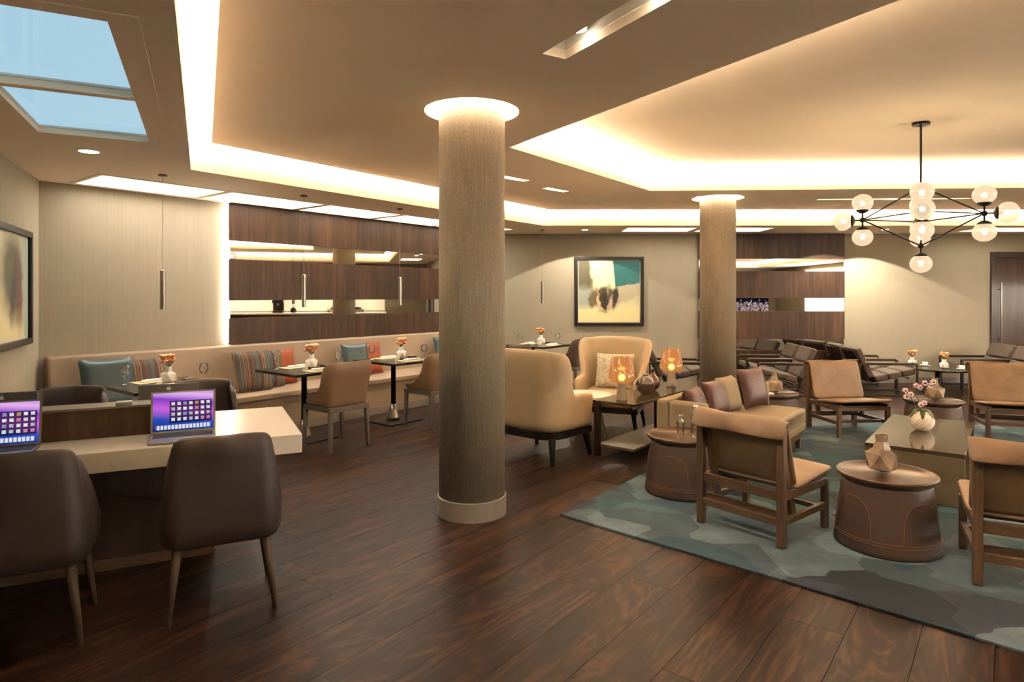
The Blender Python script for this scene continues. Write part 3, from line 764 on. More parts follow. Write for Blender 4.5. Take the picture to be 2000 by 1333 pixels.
def make_dining_chair(leather, legm):
    t = thing('dining_chair', '', 'chair')
    path = u_path(.235, .17, .22, .06, 7, 5, 7)
    zt = lambda x, y: .86 - .33*sm(-.23, .06, y) - .06*sm(.0, .17, y) + .0*x
    zb = lambda x, y: .425
    lean = lambda x, y, z: .05*sm(.45, .85, z) if y < -.1 else 0.0
    shell_u(path, zb, zt, .028, lean, 8).build('shell', leather, t, sub=1)
    MB().box(-.21, .21, -.19, .225, .435, .475).build('seat', leather, t, bevel=.015)
    MB().box(-.235, .235, -.22, -.185, .375, .425).box(-.235, .235, .185, .22, .375, .425).box(-.235, -.2, -.185, .185, .375, .425).box(.2, .235, -.185, .185, .375, .425).build('apron', legm, t, bevel=.005)
    leg4(t, .213, -.198, .198, .40, legm, .042, .026, .012)
    return t
fA = face(-NA.x, -NA.y)
dn = Proto(make_dining_chair('tan', 'greyleg'))
dn.put((*A(2.0, 1.71), 0), fA, 'tan leather dining chair at the table by the striped and orange cushions')
dn.put((*A(3.33, 1.71), 0), fA, 'tan leather dining chair at the table by the teal and orange cushions')
dk = Proto(make_dining_chair('brown', 'greyleg'))
dk.put((*A(4.70, 1.71), 0), fA, 'chocolate leather dining chair mostly hidden behind a wing armchair')
dk.put((*A(6.28, 1.74), 0), fA, 'chocolate leather dining chair at the table nearest the framed painting')

def make_sling():
    t = thing('sling_lounge_chair', '', 'lounge chair')
    w = .275
    for sx in (-1, 1):
        MB().bar((sx*w, -.26, 0), (sx*w, -.26, .70), .045, .045).build('rear_post', 'oak', t, bevel=.004)
        MB().bar((sx*w, .28, 0), (sx*w, .28, .315), .04, .04).build('leg', 'oak', t, bevel=.004)
        MB().bar((sx*w, -.24, .295), (sx*w, .28, .295), .028, .05).build('seat_rail', 'oak', t, bevel=.003)
        MB().bar((sx*w, -.24, .145), (sx*w, .26, .145), .028, .04).build('stretcher', 'oak', t, bevel=.003)
        MB().bar((sx*w*.93, -.235, .69), (sx*w*.93, -.10, .15), .03, .05).build('back_post', 'oak', t, bevel=.003)
    for y, z, h in ((-.262, .145, .045), (-.20, .17, .035), (-.255, .30, .06), (.28, .29, .035), (.20, .145, .03)):
        MB().bar((-w, y, z), (w, y, z), .028, h).build('cross_rail', 'oakx', t, bevel=.003)
    MB().bar((-w, -.262, .665), (w, -.262, .665), .03, .06).build('top_rail', 'oakx', t, bevel=.003)
    # leather back, leaning, and padded seat
    def slab_curve(prof, hw, th, wav, nx=9):
        m = MB(); n = len(prof)
        def P(i, j, sgn):
            u = -1+2*i/(nx-1); y, z = prof[j]; a = prof[max(j-1, 0)]; b = prof[min(j+1, n-1)]
            d = Vector((b[0]-a[0], b[1]-a[1])).normalized(); nv = Vector((-d.y, d.x))
            o = sgn*th/2 + wav*math.sin(u*5+j*1.7)
            return (u*hw, y+nv.x*o, z+nv.y*o)
        vs = [P(i, j, 1) for i in range(nx) for j in range(n)] + [P(i, j, -1) for i in range(nx) for j in range(n)]; o = nx*n; fs = []
        for i in range(nx-1):
            for j in range(n-1):
                a, b, c, d = i*n+j, (i+1)*n+j, (i+1)*n+j+1, i*n+j+1; fs += [(a, b, c, d), (a+o, d+o, c+o, b+o)]
        for i in range(nx-1):
            for j in (0, n-1): fs.append((i*n+j, (i+1)*n+j, (i+1)*n+j+o, i*n+j+o))
        for j in range(n-1):
            for i in (0, nx-1): fs.append((i*n+j, i*n+j+1, i*n+j+1+o, i*n+j+o))
        return m.add(vs, fs)
    slab_curve([(-.262, .742), (-.225, .725), (-.205, .65), (-.165, .50), (-.135, .40), (-.11, .335)], .30, .022, .0025).build('back_sling', 'sling', t, sub=1)
    slab_curve([(-.312, .635), (-.306, .68), (-.285, .73), (-.255, .748), (-.235, .742)], .322, .012, .011).build('top_flap', 'sling', t, sub=1)
    slab_curve([(-.13, .325), (.0, .338), (.15, .355), (.28, .372), (.345, .378)], .305, .035, .002).build('seat_sling', 'sling', t, sub=1)
    MB().bar((-.26, -.1, .31), (-.26, .3, .33), .02, .02).bar((.26, -.1, .31), (.26, .3, .33), .02, .02).box(-.26, .26, -.1, .27, .3, .32).build('seat_base', 'brown', t)
    return t
sling = Proto(make_sling()); RZ = .014
sling.put((1.615, 4.11, RZ), face(.78, .63), 'natural leather sling lounge chair seen from behind beside the glass bottles')
sling.put((3.66, 6.95, RZ), face(.12, -.99), 'natural leather sling lounge chair facing the rug beyond the cream sofa')
sling.put((5.27, 6.72, RZ), face(-.35, -.94), 'natural leather sling lounge chair facing the orchid bowl, on the door side')
sling.put((2.76, 3.36, RZ), face(.48, .87), 'natural leather sling lounge chair, back turned, beside the drum table before the coffee table')

def make_low():
    """low metal-framed lounge chair, local +Y forward, width along x"""
    t = thing('low_lounge_chair', '', 'lounge chair')
    for sx in (-1, 1):
        m = MB(); x = sx*.315
        for a, b in (((x, -.4, .012), (x, .4, .012)), ((x, -.4, .47), (x, .4, .47)), ((x, -.4, 0), (x, -.4, .48)), ((x, .4, 0), (x, .4, .48))): m.bar(a, b, .03, .024)
        m.build('side_frame', 'bronze', t, bevel=.003)
        MB().box(x-.022, x+.022, -.3, .38, .482, .50).build('arm_pad', 'brown', t, bevel=.006)
    for y, z in ((.30, .27), (-.12, .17), (-.36, .012)):
        MB().bar((-.315, y, z), (.315, y, z), .02, .02).build('cross_bar', 'steel', t)
    MB().at((0, 0, 0)).bar((0, -.19, .185), (0, .36, .31), .56, .012).build('seat_pan', 'steel', t)
    for k in range(3):
        a = Vector((0, -.17+k*.19, .245+k*.0432)); b = a+Vector((0, .18, .041))
        MB().bar(a, b, .58, .09).build('seat_pad', 'tweed', t, bevel=.025, seg=3)
    for k in range(2):
        a = Vector((0, -.215-k*.105, .27+k*.225)); b = a+Vector((0, -.095, .21))
        MB().bar(a, b, .58, .085, up=(0, 1, 0)).build('back_pad', 'tweed', t, bevel=.022, seg=3)
    MB().bar((0, -.235, .2), (0, -.46, .66), .5, .012, up=(0, 1, 0)).build('back_plate', 'bronze', t)
    return t
low = Proto(make_low()); SKW7 = .13
def lows(x, y, fx, label): low.put((x, y, 0), face(fx, -.13*fx), label)
lows(4.10, 9.71, -1, 'dark low lounge chair behind the thin column, the one farther from the walnut wall')
lows(4.18, 10.39, -1, 'dark low lounge chair behind the thin column, close against the walnut wall')
lows(5.63, 9.74, 1, 'dark low lounge chair facing the coffee cups, partly behind a sling chair')
lows(5.72, 10.42, 1, 'dark low lounge chair facing the coffee cups, closer to the lit wall')
lows(7.47, 9.66, -1, 'dark low lounge chair at the coffee cups by the door, farthest from the wall')
lows(7.57, 10.34, -1, 'dark low lounge chair at the coffee cups by the door, beside the lit wall')
lows(2.52, 9.86, 1, 'dark low lounge chair glimpsed between a table lamp and the thin column')

# ================================================================== DESK
dk0 = Vector((-1.134, 3.43))       # near right top corner
desk = thing('work_desk', 'white topped double work desk with wooden divider and dark base', 'desk', (dk0.x, dk0.y, 0), ANG_B)
MB().box(-1.81, 0, 0, .95, .65, .75).build('desktop', 'desk', desk, bevel=.003)
MB().box(-1.81, -.50, .36, .375, .75, .90).build('divider_face', 'veneer', desk)
MB().box(-1.81, -.50, .375, .52, .75, .90).build('divider_core', 'veneer_dk', desk)
MB().box(-1.81, -.495, .355, .525, .90, .912).build('divider_cap', 'strip', desk, bevel=.002)
MB().box(-1.78, -.42, .50, .62, .06, .65).build('base_panel', 'veneer_dk', desk)
MB().box(-1.78, -.42, .495, .625, .0, .06).build('base_skirt', 'oakx', desk)
for x in (-.90, -1.72): MB().box(x, x+.075, .37, .43, .912, .93).build('power_socket', 'alu', desk, bevel=.003)
def apple(m):
    pts = []
    for k in range(28):
        a = 2*math.pi*k/28; r = .0115*(1+.08*math.cos(2*a)); x, z = r*math.cos(a), r*math.sin(a)*1.02
        if abs(a-math.pi/2) < .35 : z -= .002
        if abs(a-1.5*math.pi) < .3: z += .0015
        d = math.hypot(x-.0125, z-.002)
        if d < .006: x -= (.006-d)*1.0
        pts.append((x, z))
    n = len(pts); m.add([(x, y, z) for y in (0, -.0008) for x, z in pts], [tuple(range(n)), tuple(range(2*n-1, n-1, -1))]+[(i, (i+1) % n, n+(i+1) % n, n+i) for i in range(n)])
    m.add([(x, y, z) for y in (0, -.0008) for x, z in ((0, .0135), (.0035, .0145), (.006, .0195), (.002, .018))], [(0, 1, 2, 3), (7, 6, 5, 4), (0, 1, 5, 4), (1, 2, 6, 5), (2, 3, 7, 6), (3, 0, 4, 7)])
def make_laptop():
    """hinge along local x at y = 0, screen facing -y, base toward -y"""
    t = thing('laptop', '', 'laptop')
    MB().box(-.155, .155, -.215, .0, 0, .014).build('base', 'alu', t, bevel=.004)
    MB().box(-.14, .14, -.11, -.02, .0135, .0155).build('keyboard', 'keys', t)
    a = .14
    lid = MB().at((0, .003, .012), 0, -a).box(-.155, .155, 0, .007, 0, .222).build('lid', 'lid', t, bevel=.003)
    MB().at((0, .003, .012), 0, -a).box(-.155, .155, -.0012, .0, .004, .222).build('bezel', 'alu', lid)
    s = MB().box(-.145, .145, -.0005, .0, 0, .2).build('screen', 'screen', lid)
    s.matrix_local = Matrix.Translation((0, .003, .012)) @ Matrix.Rotation(-a, 4, 'X') @ Matrix.Translation((0, -.0016, .014))
    m = MB(); apple(m); lg = m.build('lid_mark', 'logo', lid)
    lg.matrix_local = Matrix.Translation((0, .003, .012)) @ Matrix.Rotation(-a, 4, 'X') @ Matrix.Translation((0, .0075, .195)) @ Matrix.Rotation(math.pi, 4, 'Z')
    return t
lap = Proto(make_laptop())
def onD(x, y, z=.7515): p = dk0 + DB*x + NB*y; return (p.x, p.y, z)
lap.put(onD(-.575, .25), ANG_B, 'open laptop with purple screen on the open right half of the white desk')
lap.put(onD(-1.355, .25), ANG_B, 'open laptop with purple screen on the desk toward the end wall')
lap.put(onD(-.66, .66), ANG_B+math.pi, 'open laptop showing its dark lid over the divider near the striped cushions')
lap.put(onD(-1.44, .66), ANG_B+math.pi, 'open laptop showing its dark lid over the divider near the end wall')

# ================================================================== RUG
RUG = [(.33, 4.316), (3.9, 1.03), (6.6, 3.0), (8.2, 6.95), (2.93, 7.66)]
rug = MB().slab(RUG, [], .001, .012).build('area_rug', 'rug')
tag(rug, 'teal and grey patchwork area rug under the lounge seating', 'rug')

# ================================================================== SOFA
sofa = thing('sofa', 'cream linen daybed sofa with low back and plum cushions', 'sofa', (1.20, 5.30, RZ), ANG_A)
SLn, SD = 1.74, .76
MB().box(0, SLn, -.11, 0, .16, .62).build('back', 'linen', sofa, bevel=.025, seg=3)
MB().box(0, .11, -.42, -.11, .16, .615).build('arm', 'linen', sofa, bevel=.025, seg=3)
MB().box(SLn-.11, SLn, -.42, -.11, .16, .615).build('arm', 'linen', sofa, bevel=.025, seg=3)
MB().box(.11, SLn-.11, -SD, -.11, .25, .39).build('seat_cushion', 'linen', sofa, bevel=.03, seg=3)
MB().box(.0, SLn, -SD, -.42, .24, .385).build('seat_wing', 'linen', sofa, bevel=.028, seg=3)
MB().box(.0, SLn, -SD, -.10, .17, .245).build('seat_deck', 'linen', sofa, bevel=.015)
MB().box(.02, SLn-.02, -SD+.02, -.02, .11, .17).build('base_frame', 'oakx', sofa)
for x in (.06, SLn-.06):
    for y in (-.07, -SD+.06): MB().bar((x, y, .12), (x, y, 0), .05, .05, .04).build('leg', 'oak', sofa)
def onS(x, y, z): c, s = math.cos(ANG_A), math.sin(ANG_A); return (1.20+c*x-s*y, 5.30+s*x+c*y, z)
def scush(label, x, y, w, mat, turn, lean=.25, t=.14):
    o = MB().pillow(w, w*.92, t).build('cushion', mat, None, smooth=True, sub=1)
    o.location = onS(x, y, .40+RZ); o.rotation_euler = (-lean, 0, ANG_A+turn); tag(o, label, 'cushion', 'cushions on the sofa')
scush('plum metallic cushion by the sofa arm beside the glass bottles', .30, -.27, .34, 'plum', .05, .3)
scush('plum metallic cushion leaning on the cream bolster', .68, -.29, .36, 'plum', -.12, .25)
scush('cream linen bolster cushion between the plum cushions', 1.03, -.28, .36, 'linen', -.1, .25, .15)
scush('large plum metallic cushion by the sofa arm beside the booklet', 1.39, -.40, .42, 'plum', -.25, .25)

# ================================================================== CONSOLE, LAMPS, SIDE TABLE
con = thing('console_table', 'dark glass-topped console table behind the sofa', 'table', (.766, 5.94, 0), ANG_A)
CL, CW = 1.95, .42
MB().box(0, CL, -CW, 0, .495, .52).build('top', 'coffee', con, bevel=.003)
MB().box(.03, CL-.03, -CW+.02, -.02, .085, .11).build('shelf', 'coffside', con, bevel=.003)
for x in (0, CL-.05):
    for y in (-CW, -.05):
        q = x if y > -.1 else (.5 if x == 0 else x)
        MB().box(q, q+.05, y, y+.05, 0, .495).build('leg', 'bronze', con, bevel=.003)
def onC(x, y): c, s = math.cos(ANG_A), math.sin(ANG_A); return (.766+c*x-s*y, 5.94+s*x+c*y, .52)
def make_lamp():
    t = thing('table_lamp', '', 'table lamp')
    MB().lathe([(.052, 0), (.052, .01), (.036, .15), (.034, .16)], 28).build('base', 'conc', t, smooth=True)
    MB().lathe([(.05, .155), (.10, .172), (.124, .20), (.122, .225), (.094, .40), (.0925, .40), (.120, .225), (.121, .201), (.098, .176), (.05, .159)], 36).build('shade', 'amber', t, smooth=True)
    MB().lathe([(.02, .158), (.02, .178)], 16).build('socket', 'steel', t)
    MB().ball((0, 0, .208), .034).build('bulb', 'lampbulb', t, smooth=True)
    l = bpy.data.lights.new('bulb_light', 'POINT'); l.energy = 3; l.color = (1, .72, .42); l.shadow_soft_size = .04
    o = bpy.data.objects.new('bulb_light', l); COL.objects.link(o); o.parent = t; o.location = (0, 0, .30)
    return t
lamp = Proto(make_lamp())
lamp.put(onC(.17, -.2), 0, 'amber glass table lamp on the console beside the smoked globe vase')
lamp.put(onC(1.28, -.2), 0, 'amber glass table lamp on the console beyond the dark bottle vase')
g = MB().lathe([(.0, 0), (.03, .001)] + [(.095*math.sin(a), .093-.095*math.cos(a)) for a in [.35+.155*k for k in range(17)]] + [(.03, .185), (.03, .2), (.022, .2)], 32).build('globe_vase', 'smoke', None, smooth=True)
g.location = onC(.62, -.22); tag(g, 'smoked mirror glass globe vase on the console', 'vase')
g = MB().lathe([(.0, 0), (.03, .001)] + [(.08*math.sin(a), .078-.08*math.cos(a)) for a in [.4+.14*k for k in range(17)]] + [(.018, .17), (.016, .21), (.022, .215)], 28).build('bottle_vase', 'darkamber', None, smooth=True)
g.location = onC(.90, -.16); tag(g, 'dark amber round bottle vase on the console', 'vase')
st = thing('round_side_table', 'round white marble side table between the two wing armchairs', 'table', (.77, 6.68, 0))
MB().lathe([(.272, .44), (.278, .445), (.278, .46), (.272, .465)], 48).build('top', 'marble', st, smooth=False)
MB().lathe([(.2, .42), (.265, .44)], 40).build('under_plate', 'black', st)
for k in range(3):
    a = k*2.094+3.9; MB().bar((.12*math.cos(a), .12*math.sin(a), .43), (.22*math.cos(a), .22*math.sin(a), 0), .035, .02).build('leg', 'steel', st)

# ================================================================== DRUM TABLES
def make_drum():
    t = thing('drum_table', '', 'side table')
    body = [(.275, 0), (.283, .01), (.281, .03), (.262, .2), (.24, .365), (.236, .385)]
    MB().lathe(body, 56).build('body', 'drum', t, smooth=True)
    MB().lathe([(.236, .385), (.252, .395), (.268, .415), (.270, .425), (.266, .43), (.256, .428), (.248, .418), (.0, .418)], 56).build('tray_top', 'drumtop', t, smooth=True)
    for z, r in ((.07, .2795), (.085, .2776)):
        MB().tube([(r*math.cos(2*math.pi*k/48), r*math.sin(2*math.pi*k/48), z) for k in range(49)], .0015, 5).build('stitch_line', 'stitch', t)
    m = MB()
    for ia in range(4):
        a0 = ia*math.pi/2-.9
        pts = []
        for k in range(25):
            u = -1+k/12; z = .09+.22*(1-abs(u)**3.2)**.5 if abs(u) < 1 else .09
            r = .2635+(.2-z)*.128 if z < .2 else .262-(z-.2)*.1333
            pts.append(((r+.001)*math.cos(a0+u*.5), (r+.001)*math.sin(a0+u*.5), z))
        m.tube(pts, .0014, 5)
    m.build('arched_stitching', 'stitch', t)
    return t
drum = Proto(make_drum())
D1, D2, D3, D4 = (1.30, 4.83), (2.24, 3.80), (2.84, 6.92), (4.27, 6.44)
drum.put((*D1, RZ), .3, 'brown leather drum table holding two glass bottles beside the sofa')
drum.put((*D2, RZ), -.4, 'brown leather drum table with a faceted vase, before the coffee table end')
drum.put((*D3, RZ), .9, 'brown leather drum table with vase and white booklet beyond the sofa arm')
drum.put((*D4, RZ), .2, 'brown leather drum table with a faceted vase, between two facing sling chairs')
def make_fvase():
    m = MB(); b = bmesh.new(); bmesh.ops.create_icosphere(b, subdivisions=1, radius=.1)
    # truncate the icosahedron into big facets
    b.free(); facet_ball(m, (0, 0, .072), .1, 11, 1.0, 1)
    m.at((0, 0, .15)).lathe([(.05, -.01), (.032, .035), (.036, .075), (.028, .075), (.025, .03)], 6)
    return m.build('faceted_vase', 'vase')
fv = Proto(tag(make_fvase(), '', 'vase'))
ZT = .4195+RZ
fv.put((D2[0]-.01, D2[1]+.03, ZT), .3, 'faceted stone vase on the drum table before the coffee table end')
fv.put((D3[0]+.03, D3[1]+.03, ZT), 1.1, 'faceted stone vase beside a white booklet on a drum table')
fv.put((D4[0]+.03, D4[1]+.02, ZT), 2.0, 'faceted stone vase on the drum table between facing sling chairs')
o = MB().box(-.09, .09, -.06, .06, 0, .006).box(-.088, .088, -.058, .058, .006, .012).build('booklet', 'paper'); o.location = (D3[0]-.12, D3[1]-.06, ZT); o.rotation_euler = (0, 0, .3)
tag(o, 'white booklet lying on a drum table', 'booklet')
def bottle(loc, h, r, label):
    o = MB().lathe([(r*.55, 0), (r*.8, .006), (r*.78, .02), (r, h*.62), (r*.95, h*.68), (r*.36, h*.86), (r*.34, h*.93), (r*.48, h*.94), (r*.48, h), (r*.28, h), (r*.28, h*.86), (r*.86, h*.66), (r*.7, .02), (r*.5, .012)], 10).build('glass_bottle', 'glass')
    o.location = loc; tag(o, label, 'bottle')
bottle((D1[0]-.03, D1[1]-.05, ZT), .17, .032, 'short clear glass bottle vase on the drum table by the sofa')
bottle((D1[0]+.08, D1[1]-.07, ZT), .245, .042, 'tall clear glass bottle vase on the drum table by the sofa')

# ================================================================== COFFEE TABLE + ORCHID
ct = thing('coffee_table', 'low bronze lacquer block coffee table in the middle of the rug', 'coffee table', (2.66, 4.79, RZ), ANG_A)
KL, KW, KH = 1.45, .62, .375
MB().box(0, KL, -KW, 0, KH-.03, KH).build('top', 'coffee', ct, bevel=.002)
for x0, x1 in ((0, .04), (KL-.04, KL), (KL/2-.02, KL/2+.02)): MB().box(x0, x1, -KW+.003, -.003, 0, KH-.03).build('end_panel', 'coffside', ct, bevel=.002)
MB().box(.04, KL-.04, -KW+.12, -.12, .05, .07).build('inner_shelf', 'coffside', ct)
ov = thing('orchid_bowl', 'white ribbed bowl with a pink orchid stem on the coffee table', 'flower vase', (3.37, 5.22, KH+RZ))
def ribbed():
    m = MB(); nu, nv = 60, 22
    def P(i, j):
        f = .42+ (math.pi-.42-.42)*j/(nv-1); a = 2*math.pi*i/nu + j*.09
        r = .088*math.sin(f)*(1+.03*(1 if i % 3 else -1)); return (r*math.cos(a), r*math.sin(a), .08-.088*math.cos(f))
    m.grid(P, nu, nv, True); m.lathe([(0, .0), (.036, .0)], nu); return m
ribbed().build('bowl', 'white_ceramic', ov)
stem = [(0, 0, .14), (-.02, 0, .22), (-.04, .01, .30), (-.03, .01, .355), (.02, .0, .385), (.06, -.01, .38)]
MB().tube(stem, .004, 6).tube([(0, 0, .14), (-.05, .0, .2), (-.09, .0, .27), (-.13, .0, .285)], .003, 6).build('stem', 'leaf', ov)
for k in range(6):
    a = k*1.05; rr = .085
    lf = MB().grid(lambda i, j: ((.01+rr*i/5)*math.cos(a) - (j-1)*.018*math.sin(math.pi*(i+.4)/6)*math.sin(a), (.01+rr*i/5)*math.sin(a)+(j-1)*.018*math.sin(math.pi*(i+.4)/6)*math.cos(a), .155+.03*math.sin(i*.7)-.008*i+.006*abs(j-1)), 6, 3)
    o = lf.build('leaf', 'leaf', ov, smooth=True); mm = o.modifiers.new('s', 'SOLIDIFY'); mm.thickness = .002
for k, (x, y, z) in enumerate([(-.03, -.02, .355), (.01, -.02, .39), (.05, -.03, .37), (.08, -.02, .40), (-.14, -.02, .28), (-.11, -.03, .30), (-.15, -.02, .33), (-.03, -.03, .215), (.0, -.03, .23), (-.06, -.02, .37)]):
    m = MB()
    for q in range(5):
        a = q*1.257+k; m.at((x+.014*math.cos(a), y, z+.014*math.sin(a))).ball((0, 0, 0), .012, 8, .8)
    fo = m.build('blossom', 'orchid', ov, smooth=True)
    MB().ball((x, y-.010, z), .007, 8).build('blossom_centre', 'orchidc', fo, smooth=True)

# ================================================================== LOW TABLE WITH CUPS
lt = thing('low_cup_table', 'dark low table set with coffee cups between the lounge chairs', 'table', (6.55, 9.75, 0), -.13)
MB().lathe([(.0, .36), (.40, .36), (.42, .37), (.42, .38), (.41, .385), (0, .385)], 40, 1.0, 1.15).build('top', 'tablet', lt)
MB().lathe([(.22, 0), (.22, .012), (.05, .03), (.045, .36)], 24).build('pedestal', 'black', lt)
def make_cup():
    t = thing('coffee_cup', '', 'cup')
    MB().lathe([(.0, 0), (.05, .002), (.075, .012), (.073, .014), (.04, .006)], 24).build('saucer', 'white_ceramic', t, smooth=True)
    c = MB().lathe([(.022, .006), (.03, .015), (.042, .06), (.04, .06), (.028, .018), (0, .014)], 20)
    c.tube([(.04, 0, .05), (.06, 0, .045), (.058, 0, .028), (.035, 0, .022)], .004, 6).build('cup', 'white_ceramic', t, smooth=True)
    return t
cup = Proto(make_cup())
cup.put((6.52, 10.02, .385), .4, 'white coffee cup and saucer near the lit wall on the low dark table')
cup.put((6.75, 9.52, .385), 2.2, 'white coffee cup and saucer by the lounge chair near the door side')
posy.put((6.30, 10.0, .385), .5, 'small white vase of orange flowers on the low table toward the lit wall')
posy.put((6.55, 9.62, .385), 2.5, 'small white vase of orange flowers between the two coffee cups')

# ================================================================== CHANDELIER
ch = thing('globe_chandelier', 'black branching chandelier with cream glass globes over the lounge', 'chandelier', (3.60, 5.59, HC))
zt, zm, zb = 2.456-HC, 2.19-HC, 1.935-HC
MB().lathe([(.07, -.022), (.07, -.004), (.06, 0)], 28).build('canopy', 'blackm', ch)
MB().tube([(0, 0, -.02), (0, 0, zt)], .010, 10).build('rod', 'blackm', ch)
ex = Vector((.85, -.527, 0)); ey = Vector((.527, .85, 0)); R = .45
nodes = [ex*R, ey*R, -ex*R, -ey*R]; nodes = [Vector((n.x, n.y, zm)) for n in nodes]
top, bot = Vector((0, 0, zt)), Vector((0, 0, zb))
for i, nd in enumerate(nodes):
    for q in (top, bot, nodes[(i+1) % 4]): MB().tube([nd, q], .006, 8).build('arm', 'blackm', ch)
for nd in nodes+[top, bot]: MB().ball(nd, .024, 10).build('joint', 'blackm', ch, smooth=True)
def globe(c, d):
    d = Vector(d).normalized(); Rm = d.to_track_quat('Z', 'Y').to_matrix().to_4x4(); M4 = Matrix.Translation(c) @ Rm
    m = MB(); m.M = M4; m.lathe([(.007, 0), (.007, .06), (.02, .062), (.05, .078), (.055, .092), (0.0, .092)], 20); s = m.build('socket_cap', 'blackm', ch, smooth=True)
    m = MB(); m.M = M4; m.lathe([(.054, .092)] + [(.088*math.sin(a), .158-.080*math.cos(a)) for a in [.72+.1503*k for k in range(17)]], 28); m.build('glass_globe', 'globe', ch, smooth=True)
    m = MB(); m.M = M4; m.lathe([(.02, .092), (.02, .13), (.018, .132)], 14); m.build('lamp_holder', 'cup', s, smooth=True)
    m = MB(); m.M = M4; m.ball((0, 0, .152), .019, 10); m.build('bulb', 'bulb', s, smooth=True)
for nd in nodes:
    o = Vector((nd.x, nd.y, 0)).normalized()
    globe(nd, o); globe(nd, (0, 0, 1)); globe(nd, (0, 0, -1))
globe(bot, (0, 0, -1))

# ================================================================== DOWNLIGHTS
def downlight(loc, label, r=.055, tgt=None, power=12, angle=105, blend=.25):
    t = thing('downlight', label, 'ceiling light', loc)
    MB().lathe([(r, -.006), (r+.014, -.006), (r+.016, 0), (r, 0)], 28, cap=False).build('trim_ring', 'white', t)
    MB().lathe([(0, -.004), (r, -.004)], 28).build('lamp_face', 'spotface', t)
    if power: area_spot((loc[0], loc[1], loc[2]-.012), tgt or (loc[0], loc[1], 0), power, angle, blend)
downlight((-3.08, 4.62, HS), 'round recessed downlight beside the roof lights', .065, None, 14)
downlight((1.17, 10.17, HS), 'small recessed downlight washing the framed painting', .05, None, 95, 124, .04)
downlight((5.30, 10.17, HS), 'small recessed downlight above the edge of the walnut panels', .05, None, 110, 124, .04)
downlight((5.95, 10.12, HS), 'small recessed downlight washing the bare wall between walnut panels and door', .05, None, 150, 124, .04)
# unseen downlights added to the tray ceiling to brighten the room
for x, y, w in [(2.6, -1.2, 'behind the desk chairs'), (5.2, -1.2, 'beside the coffer, toward the wall screen'), (8.5, 2.0, 'before the bright blind window'), (8.5, 5.0, 'before the buffet counter'), (1.4, 1.2, 'near the long slot light')]:
    downlight((x, y, HP), 'added unseen downlight in the tray ceiling ' + w, .05, None, 16, 110, .5)
# slot lamps
for k in (-.42, .1, .5):
    c = Vector((.22, 3.35)) + Vector((.502, -.865))*(.615+k) + Vector((.865, .502))*.015
    area_spot((c.x, c.y, HP+.04), (c.x+.1, c.y+.2, 0), 26, 95, .5)
for i, (x, y) in enumerate([(-.0, 6.92), (.52, 7.65), (5.0, 8.37)]): area_spot((x, y, HP+.1), (x, y, 0), 18, 105, .5)

# ================================================================== SEEN IN THE MIRRORS: buffet, window, screen
bf = thing('buffet_counter', 'white topped buffet counter with a lit back panel, seen in the mirror strip', 'counter', (XR, 3.5, 0), math.pi/2)
MB().box(0, 6.0, .02, .60, .1, .90).build('carcass', 'veneer', bf)
MB().box(-.02, 6.02, .0, .63, .90, .95).build('worktop', 'white', bf)
MB().box(0, 6.0, .0, .02, 1.0, 1.62).build('back_panel', 'white', bf)
MB().box(0, 6.0, .0, .35, 1.62, 1.68).build('upper_shelf', 'veneer', bf)
MB().box(.05, 5.95, .04, .06, 1.60, 1.62).build('shelf_light_strip', 'cove', bf)
def food(y, lab):
    t = thing('chafing_tray', lab, 'serving tray', (XR-.32, y, .9515), math.pi/2)
    MB().box(-.22, .22, -.15, .15, .06, .11).build('pan', 'steel', t, bevel=.01)
    MB().bar((-.18, 0, 0), (-.18, 0, .06), .03).bar((.18, 0, 0), (.18, 0, .06), .03).build('stand', 'black', t)
    MB().lathe([(.0, .2), (.08, .19), (.14, .15), (.15, .11)], 24).build('lid', 'blackm', t, smooth=True)
food(8.6, 'covered steel serving tray on the mirrored buffet, near the painting wall'); food(7.9, 'covered steel serving tray on the mirrored buffet, second from the painting wall')
cm = thing('coffee_machine', 'black coffee machine on the mirrored buffet', 'coffee machine', (XR-.32, 6.2, .9515), math.pi/2)
MB().box(-.16, .16, -.18, .18, 0, .06).box(-.16, .16, -.18, -.02, .06, .30).box(-.16, .16, -.18, .18, .30, .42).build('body', 'black', cm, bevel=.01)
MB().bar((0, .08, .22), (0, .08, .30), .05).build('spout', 'steel', cm)
kt = thing('kettle', 'round black kettle beside the coffee machine on the mirrored buffet', 'kettle', (XR-.32, 6.65, .9515))
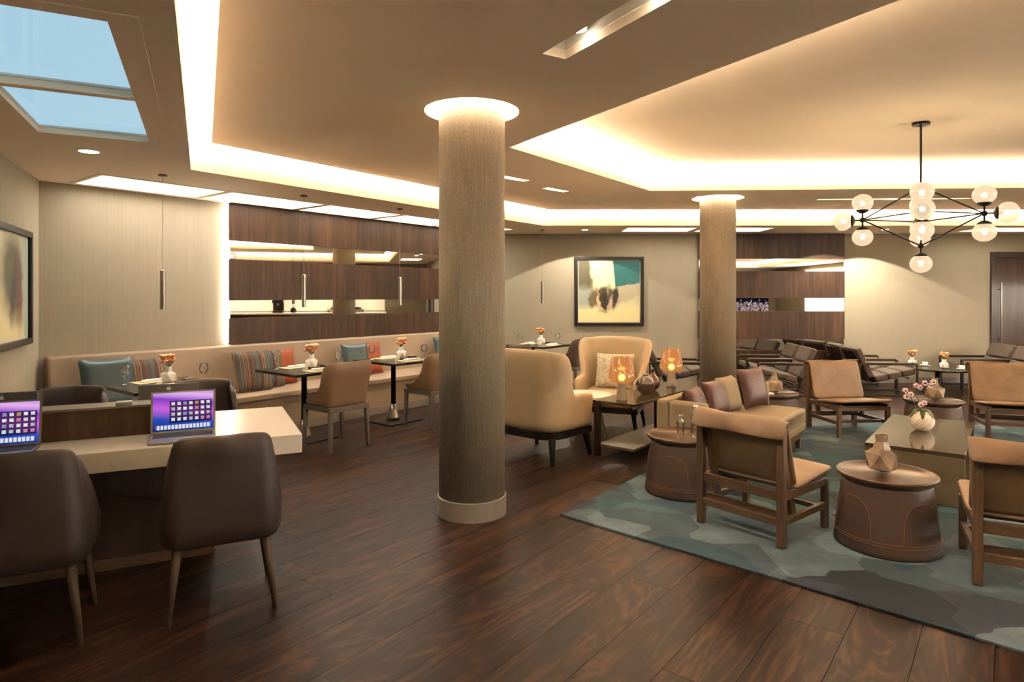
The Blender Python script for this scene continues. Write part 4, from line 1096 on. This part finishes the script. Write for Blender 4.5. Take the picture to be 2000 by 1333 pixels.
MB().lathe([(.08, 0), (.1, .04), (.09, .12), (.04, .17), (.02, .19)], 20).build('body', 'black', kt, smooth=True)
MB().tube([(.05, 0, .15), (.1, 0, .22), (.14, 0, .15), (.1, 0, .06)], .01, 8).build('handle', 'black', kt)
w3 = MB().box(XR-.03, XR, -1.1, 1.7, .8, .86).box(XR-.03, XR, -1.1, 1.7, 2.36, 2.42).box(XR-.03, XR, -1.1, -1.04, .86, 2.36).box(XR-.03, XR, 1.64, 1.7, .86, 2.36).build('window_3', 'white'); struct(w3)
MB().box(XR-.02, XR-.01, -1.04, 1.64, .86, 2.36).build('blind', 'blind', w3)
tv = thing('wall_screen', 'wide wall screen showing a night skyline, seen in the mirror strip', 'screen', (9.2, YB, .75), math.pi)
MB().box(-.95, .95, -.05, 0, 0, 1.05).build('casing', 'black', tv, bevel=.005)
MB().box(-.92, .92, -.054, -.05, .03, 1.02).build('picture', 'night', tv)

# ================================================================== groups of look-alikes
GROUPS = dict(dining_table='dining tables along the banquette', wine_glass='wine glasses on the dining tables', flower_vase='small vases of orange flowers', placemat='placemats on the dining tables',
    folded_napkin='napkins on the dining tables', candle_holder='candle holders on the dining tables', menu_box='small dark boxes on the dining tables', pendant_lamp='tube pendants over the dining tables',
    wing_armchair='cream wing armchairs', desk_chair='chairs at the work desk', dining_chair='dining chairs at the banquette tables', sling_lounge_chair='leather sling chairs on the rug',
    low_lounge_chair='dark low lounge chairs', laptop='laptops on the work desk', table_lamp='amber lamps on the console', drum_table='leather drum tables', faceted_vase='faceted vases on the drum tables',
    glass_bottle='glass bottles on the drum table', coffee_cup='cups on the low table', recessed_light_box='light boxes in the soffit', slot_light='slot lights in the tray ceiling', downlight='round downlights',
    column='round columns', walnut_mirror_panel='walnut and mirror wall panels', chafing_tray='trays on the buffet', framed_painting='framed paintings')
for o in bpy.data.objects:
    if o.parent is None and 'category' in o and 'group' not in o and o.name.split('.')[0] in GROUPS: o['group'] = GROUPS[o.name.split('.')[0]]
